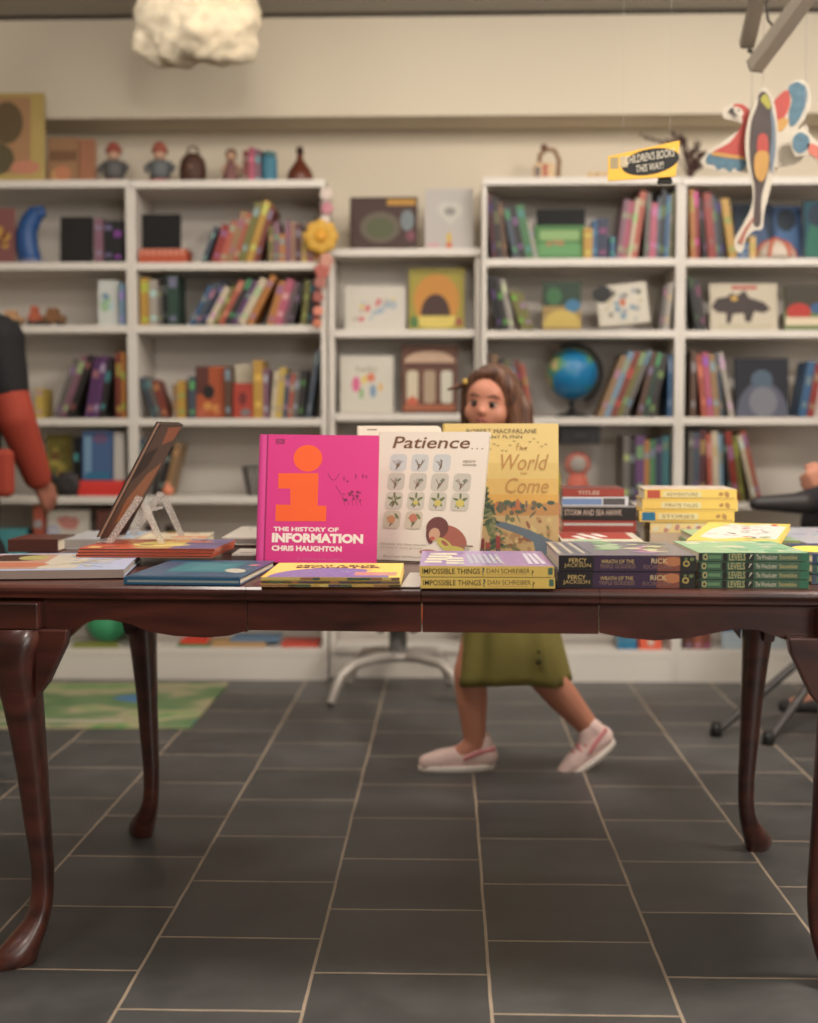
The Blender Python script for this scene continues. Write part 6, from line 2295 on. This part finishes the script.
# side and back locks
def lock(pts, rs):
    limb(b, [HL_(*p) for p in pts], [r * Hh for r in rs], m, 12)
lock([(.30, -.38, .86), (.62, -.22, .5), (.80, -.05, .05), (.88, .05, -.5), (.86, .1, -1.05)], [.22, .25, .24, .24, .12])
lock([(.5, .2, .6), (1.05, .2, 0), (1.2, .2, -.5), (1.25, .2, -1.0)], [.25, .26, .22, .1])
lock([(.6, .5, .2), (.8, .5, -.5), (.75, .5, -1.2)], [.3, .3, .18])
lock([(0, .75, 0), (0, .75, -.6), (0, .7, -1.25)], [.35, .36, .2])
lock([(-.5, .5, .2), (-.6, .5, -.5), (-.6, .5, -1.1)], [.3, .26, .14])
lock([(-.1, -.36, .90), (-.5, -.25, .66), (-.78, -.02, .3), (-.82, .1, -.2), (-.78, .2, -.8)], [.16, .17, .15, .12, .08])
lock([(.1, -.42, .88), (-.3, -.38, .80), (-.55, -.3, .56)], [.16, .14, .10])
hb_ = b
fuse(b, 'hair', child, .006, 3, HR)
b = b0
g = MB()
g.tube([HL_(-.72, -.2, .58), HL_(-1.0, -.3, .40), HL_(-1.28, -.32, .30)], [.10 * Hh, .08 * Hh, .02 * Hh], HR, 10)
g.build('hair_tuft', child)
g = MB(); g.ball(HL_(-.74, -.3, .56), .09 * Hh, M3((206, 166, 70)), seg=12); g.build('hair_clip', child)
# eyes, brows, mouth
for s in (-1, 1):
    g = MB(); bb = MB()
    bb.ball((0, 0, 0), .115 * Hh, M3((214, 200, 190), .3), 1.1, .42, .46, 14)
    g.add(bb.v, bb.f, M3((196, 170, 156), .3), Matrix.Translation(HL_(s * .29, -.605, .0)) @ turn, True)
    bb = MB(); bb.ball((0, 0, 0), .08 * Hh, BLACK, 1, .4, 1, 12)
    g.add(bb.v, bb.f, M3((44, 28, 22), .2), Matrix.Translation(HL_(s * .27, -.65, .0)) @ turn, True)
    g.tube([HL_(s * .14, -.645, .055), HL_(s * .29, -.66, .10), HL_(s * .44, -.6, .05)], .018 * Hh, M3((84, 50, 42)), 6)
    g.build('eye', child)
    g = MB(); g.tube([HL_(s * .12, -.68, .21), HL_(s * .3, -.68, .27), HL_(s * .5, -.57, .2)], [.018 * Hh, .028 * Hh, .012 * Hh], M3((130, 84, 66)), 6); g.build('eyebrow', child)
g = MB()
g.tube([HL_(-.18, -.64, -.42), HL_(-.06, -.70, -.395), HL_(0, -.70, -.41), HL_(.06, -.70, -.395), HL_(.18, -.64, -.42)], [.012 * Hh, .032 * Hh, .03 * Hh, .032 * Hh, .012 * Hh], M3((170, 84, 76), .4), 8)
g.tube([HL_(-.16, -.64, -.44), HL_(0, -.69, -.475), HL_(.16, -.64, -.44)], [.012 * Hh, .04 * Hh, .012 * Hh], M3((190, 104, 94), .4), 8)
g.build('mouth', child)

# ---- adult at the left edge, reaching to the shelf
YA = 4.45


def AP(px, py, dy=0.0):
    q = at(px, py, YA + dy); return Vector((q.x, YA + dy, q.z))


oa = AP(-48, 800); oa.z = .012
ad = thing('person', 'standing adult in a black top and orange-red sleeves reaching to the left bookcase', 'person', tuple(oa))
LA = lambda v: Vector(v) - oa
VEST = mat((26, 24, 26), rough=.8, var=.15, scale=30)
SLV = mat((150, 58, 42), rough=.8, var=.14, scale=16)
TRO = mat((30, 28, 32), rough=.8, var=.1)
GLV = mat((74, 52, 48), rough=.6, var=.15, scale=30)
shA = LA(AP(-4, 342)); neck = LA(AP(-46, 318)); hipA = LA(AP(-50, 560)); elA = LA(AP(16, 418, -.03)); wrA = LA(AP(40, 484, .08))
b = MB(); m = SKIN
head = LA(AP(-52, 255))
b.ball(head, .10, m, .82, .98, 1.12, 24); b.ball(head + Vector((.0, -.03, -.07)), .065, m, .9, 1, .9, 18)
b.ball(head + Vector((.03, -.095, -.01)), .018, m, .8, 1, 1.3, 12)
for s in (-1, 1): b.ball(head + Vector((s * .083, 0, -.01)), .022, m, .4, .8, 1.2, 12)
limb(b, [head + Vector((0, .02, -.06)), neck + Vector((0, .01, 0))], [.055, .058], m)
limb(b, [neck + Vector((0, .01, -.05)), hipA], [.10, .12], m, 16)
limb(b, [shA, elA, wrA], [.05, .04, .028], m)
hand(b, wrA, (wrA - elA).normalized() + Vector((.25, .3, -.3)), Vector((-.3, .6, -.6)), .15, m, 20, side=-1)
shB = LA(AP(-88, 342)); elB = LA(AP(-104, 430)); wrB = LA(AP(-96, 510, -.08))
limb(b, [shB, elB, wrB], [.05, .04, .028], m)
hand(b, wrB, wrB - elB, Vector((1, 0, 0)), .15, m, 24, side=1)
feetA = [(Vector((-.10, 0, .07)), Vector((-.12, -.16, .035))), (Vector((.10, .04, .07)), Vector((.12, -.12, .035)))]
for s, (an, toe) in zip((-1, 1), feetA):
    limb(b, [hipA + Vector((s * .08, 0, -.02)), Vector((s * .10, -.01, .42)), an], [.09, .058, .036], m)
    capsule(b, an, toe, .036, .03, m)
fuse(b, 'body', ad, .0085, 3, GLV if 0 else mat((150, 96, 78), rough=.55, var=.06, scale=14))
g = MB()
limb(g, [shB + Vector((-.01, 0, .0)), shA + Vector((.0, 0, 0))], [.095, .10], VEST, 18)
limb(g, [neck + Vector((0, .01, -.05)), (neck + hipA) / 2 + Vector((0, 0, 0)), hipA], [.15, .165, .16], VEST, 20)
limb(g, [shA, shA.lerp(elA, .62)], [.098, .072], VEST, 16); limb(g, [shB, shB.lerp(elB, .62)], [.098, .072], VEST, 16)
fuse(g, 'top', ad, .012, 4, VEST)
g = MB()
limb(g, [shA.lerp(elA, .5), elA, elA.lerp(wrA, .88)], [.065, .066, .05], SLV, 16)
for k in range(4):
    p = elA.lerp(wrA, .1 + .2 * k); g.ball(p + Vector((.004, 0, 0)), .06 - .003 * k, SLV, seg=16)
fuse(g, 'sleeve', ad, .01, 2, SLV)
g = MB(); limb(g, [shB.lerp(elB, .5), elB, elB.lerp(wrB, .88)], [.068, .062, .05], SLV, 16); fuse(g, 'sleeve', ad, .01, 2, SLV)
g = MB()
for s, (an, toe) in zip((-1, 1), feetA):
    limb(g, [hipA + Vector((s * .075, 0, -.0)), Vector((s * .10, -.01, .42)), an + Vector((0, 0, .03))], [.125, .088, .07], TRO, 16)
g.ball(hipA, .15, TRO, 1.1, .9, .8)
fuse(g, 'trousers', ad, .012, 4, TRO)
for s, (an, toe) in zip((-1, 1), feetA):
    g = MB(); capsule(g, Vector((an.x, an.y + .03, .042)), Vector((toe.x, toe.y, .038)), .042, .038, TRO, 14); fuse(g, 'shoe', ad, .008, 2, mat((40, 34, 32), rough=.5))
g = MB(); g.ball(head + Vector((0, .025, .03)), .108, HR, .85, .98, 1.05, 24); g.build('hair', ad)
for s in (-1, 1):
    g = MB(); g.ball(head + Vector((s * .033, -.086, .005)), .011, M3((50, 34, 28), .3), 1.2, .6, .7, 12); g.build('eye', ad)
    g = MB(); g.tube([head + Vector((s * .018, -.09, .03)), head + Vector((s * .035, -.09, .036)), head + Vector((s * .052, -.078, .028))], .004, M3((60, 40, 32)), 6); g.build('eyebrow', ad)
g = MB(); g.tube([head + Vector((-.022, -.086, -.075)), head + Vector((0, -.094, -.074)), head + Vector((.022, -.086, -.075))], [.002, .006, .002], M3((150, 80, 72)), 8); g.build('mouth', ad)
# dark hand bag strap / red panel at the hip
g = MB(); g.box(-.09, .10, -.03, .03, -.09, .07, SLV); g.build('waist_pouch', ad, loc=tuple(LA(AP(-16, 470, -.14))), bevel=.02)

# ---- seated adult at the right edge
YR_ = 4.35


def RP(px, py, dy=0.0):
    q = at(px + 22, py, YR_ + dy); return Vector((q.x, YR_ + dy, q.z))


orr = RP(852, 800); orr.z = 0
rp = thing('person', 'seated person in black at the right edge with hands together above a dark leg', 'person', tuple(orr))
LR = lambda v: Vector(v) - orr
b = MB(); m = SKIN
hipR_ = LR(RP(858, 556)); hipR_.y = .05
nkR = LR(RP(846, 372)); hdR = LR(RP(838, 330))
b.ball(hdR, .10, m, .86, 1, 1.12, 24); b.ball(hdR + Vector((-.03, -.02, -.07)), .062, m, 1, .9, .9, 18); b.ball(hdR + Vector((-.098, -.01, -.01)), .018, m, 1, .8, 1.3, 12)
limb(b, [hdR + Vector((.02, 0, -.06)), nkR], [.055, .06], m)
limb(b, [nkR + Vector((.02, .02, -.06)), hipR_], [.10, .12], m, 16)
shR = LR(RP(862, 402, -.12)); shR2 = LR(RP(862, 402, .14)); elR = LR(RP(840, 452, -.17)); wrR = LR(RP(812, 472, -.06)); elR2 = LR(RP(846, 452, .16)); wrR2 = LR(RP(818, 480, .04))
limb(b, [shR, elR, wrR], [.05, .042, .03], m); limb(b, [shR2, elR2, wrR2], [.05, .042, .03], m)
hand(b, wrR, Vector((-.6, .25, -.35)), Vector((.1, 1, -.2)), .15, m, 26, side=1)
hand(b, wrR2, Vector((-.5, -.15, -.75)), Vector((-.1, -1, 0)), .15, m, 22, side=-1)
knR = LR(RP(762, 502, -.06)); anR = LR(RP(716, 700, -.02)); knR2 = LR(RP(806, 522, .10)); anR2 = LR(RP(798, 716, .0))
knR = LR(RP(816, 498, -.02))
anR = LR(RP(775, 503, -.2)); anR2 = LR(RP(800, 716, .20)); anR2.z = .1; knR2 = LR(RP(800, 522, .22))
limb(b, [hipR_ + Vector((-.02, -.08, 0)), knR, anR], [.085, .045, .024], m)
limb(b, [hipR_ + Vector((-.02, .09, 0)), knR2, anR2], [.085, .05, .03], m)
capsule(b, anR, anR + Vector((-.11, -.02, .0)), .028, .018, m); capsule(b, anR2, anR2 + Vector((-.12, 0, -.05)), .028, .018, m)
fuse(b, 'body', rp, .0085, 3, mat((196, 136, 112), rough=.55, var=.06, scale=14))
g = MB()
limb(g, [nkR + Vector((.02, .02, -.08)), (nkR + hipR_) / 2 + Vector((.02, 0, 0)), hipR_ + Vector((0, 0, .05))], [.14, .155, .16], VEST, 18)
limb(g, [shR, elR.lerp(wrR, .15)], [.085, .066], VEST, 16); limb(g, [shR2, elR2.lerp(wrR2, .15)], [.085, .066], VEST, 16)
fuse(g, 'top', rp, .012, 4, VEST)
g = MB()
limb(g, [hipR_ + Vector((-.0, -.08, 0)), knR, anR.lerp(knR, .05)], [.115, .062, .036], TRO, 16)
limb(g, [hipR_ + Vector((-.0, .09, 0)), knR2, anR2.lerp(knR2, .02)], [.115, .075, .055], TRO, 16)
g.ball(hipR_, .15, TRO, 1, 1, .8)
fuse(g, 'trousers', rp, .012, 4, TRO)
for an, dz in ((anR, .0), (anR2, -.045)):
    g = MB(); capsule(g, an + Vector((.02, 0, dz)), an + Vector((-.135, -.02 if dz == 0 else 0, dz * 1.2)), .036, .022, TRO, 14); fuse(g, 'shoe', rp, .008, 2, mat((40, 36, 36), rough=.5))
g = MB(); g.ball(hdR + Vector((.02, 0, .03)), .11, HR, .92, 1, 1.05, 24); g.build('hair', rp)
for s in (-1, 1):
    g = MB(); g.ball(hdR + Vector((-.086, s * .034, .01)), .011, M3((50, 34, 28), .3), .6, 1.2, .7, 12); g.build('eye', rp)
    g = MB(); g.tube([hdR + Vector((-.09, s * .018, .034)), hdR + Vector((-.09, s * .036, .04)), hdR + Vector((-.078, s * .052, .032))], .004, M3((60, 40, 32)), 6); g.build('eyebrow', rp)
g = MB(); g.tube([hdR + Vector((-.088, -.022, -.07)), hdR + Vector((-.094, 0, -.069)), hdR + Vector((-.088, .022, -.07))], [.002, .006, .002], M3((150, 80, 72)), 8); g.build('mouth', rp)
# pointed dark bag on the lap
g = MB()
bagm = mat((30, 27, 27), rough=.55, var=.2, scale=20)
b1 = LR(RP(746, 499, -.16)); b2 = LR(RP(806, 492, -.14)); b3 = LR(RP(806, 512, -.14))

# stool of the seated person
st = LR(hipR_) if 0 else hipR_
sz = st.z - .16 + orr.z
t = thing('bar_stool', 'dark tall stool with splayed grey legs under the person at the right edge', 'stool', (orr.x + hipR_.x + .04, orr.y + hipR_.y, 0))
g = MB(); g.lathe([(0, sz - .045), (.13, sz - .045), (.145, sz - .03), (.14, sz - .006), (.12, sz), (0, sz)], mat((44, 40, 40), rough=.5), seg=28); g.build('seat', t)
LGM = mat((74, 70, 68), rough=.45, metal=.3)
fpx = [(716, 736), (768, 745), (925, 742), (890, 712)]
for i, (px, py) in enumerate(fpx):
    f_ = atz(px, py, 0) - t.location
    a = math.atan2(f_.y, f_.x)
    g = MB(); g.tube([(math.cos(a) * .12, math.sin(a) * .12, sz - .046), (f_.x, f_.y, .012)], [.014, .014], LGM, 10)
    g.lathe([(0, 0), (.02, 0), (.02, .02), (.015, .045), (0, .045)], BLACK, M=Matrix.Translation((f_.x, f_.y, 0)), seg=14)
    g.build('leg', t)
# ------------------------------------------------------------ lights
def area(name, loc, size, power, col=(1, .92, .83), tgt=None, sy=None, spread=180):
    l = bpy.data.lights.new(name, 'AREA')
    l.energy = power; l.color = col; l.size = size
    if sy:
        l.shape = 'RECTANGLE'; l.size_y = sy
    l.spread = R(spread)
    o = bpy.data.objects.new(name, l); COL.objects.link(o); o.location = loc
    d = (Vector(tgt) - Vector(loc)) if tgt else Vector((0, 0, -1))
    o.rotation_euler = d.to_track_quat('-Z', 'Y').to_euler()
    return o


area('ceiling_or_fill_light', (-1.3, 4.1, ZC - .03), .45, 10, tgt=(-1.2, 5.0, .6))
area('ceiling_or_fill_light', (-.1, 4.0, ZC - .03), .45, 16, tgt=(0, 5.1, .6))
area('ceiling_or_fill_light', (1.1, 4.0, ZC - .03), .45, 17, tgt=(1.1, 5.1, .6))
area('ceiling_or_fill_light', (2.3, 4.0, ZC - .03), .45, 17, tgt=(2.1, 5.1, .6))
area('ceiling_or_fill_light', (.5, -.7, ZC - .03), .6, 72, tgt=(0, 2.5, .65))  # added frontal fill behind the camera, brightens the book spines on the table
area('ceiling_or_fill_light', (-1.2, .8, ZC - .03), .4, 14, tgt=(-.6, 2.5, .7))
area('ceiling_or_fill_light', (1.6, 2.4, ZC - .03),   .6, 100, tgt=(1.2, 3.0, 0))
area('ceiling_or_fill_light', (-.6, 2.4, ZC - .03), .6, 26)
area('ceiling_or_fill_light', (-.62, 4.35, ZC - .03), .12, 1.6, (1, .84, .6), tgt=(-.85, 4.7, 2.4))  # added warm fill that brightens the upper right of the cloud
area('front_fill_light', (2.6, -2.6, 1.5), 1.8, 55, (1, .95, .88), tgt=(0, 2.5, .6))  # added fill light behind the camera for the table fronts, not a window
w = bpy.data.worlds.new('room_air'); scene.world = w; w.use_nodes = True
w.node_tree.nodes['Background'].inputs['Color'].default_value = (1, .92, .84, 1)
w.node_tree.nodes['Background'].inputs['Strength'].default_value = 0.2

# ------------------------------------------------------------ camera
cd = bpy.data.cameras.new('camera'); co = bpy.data.objects.new('camera', cd); COL.objects.link(co)
cd.sensor_fit = 'HORIZONTAL'; cd.sensor_width = 36; cd.lens = F * 36 / 818
co.location = CAM
co.rotation_euler = (math.pi / 2 - PITCH, 0, YAW)
cd.dof.use_dof = True; cd.dof.focus_distance = 2.58; cd.dof.aperture_fstop = cd.lens / 23.5
cd.clip_end = 50
scene.camera = co
scene.view_settings.view_transform = 'Standard'
scene.view_settings.look = 'None'
scene.view_settings.exposure = 0.02
scene.view_settings.gamma = 1.0
scene.view_settings.use_curve_mapping = False
scene.cycles.use_denoising = True
scene.cycles.max_bounces = 8
scene.cycles.diffuse_bounces = 5
scene.cycles.sample_clamp_indirect = 6
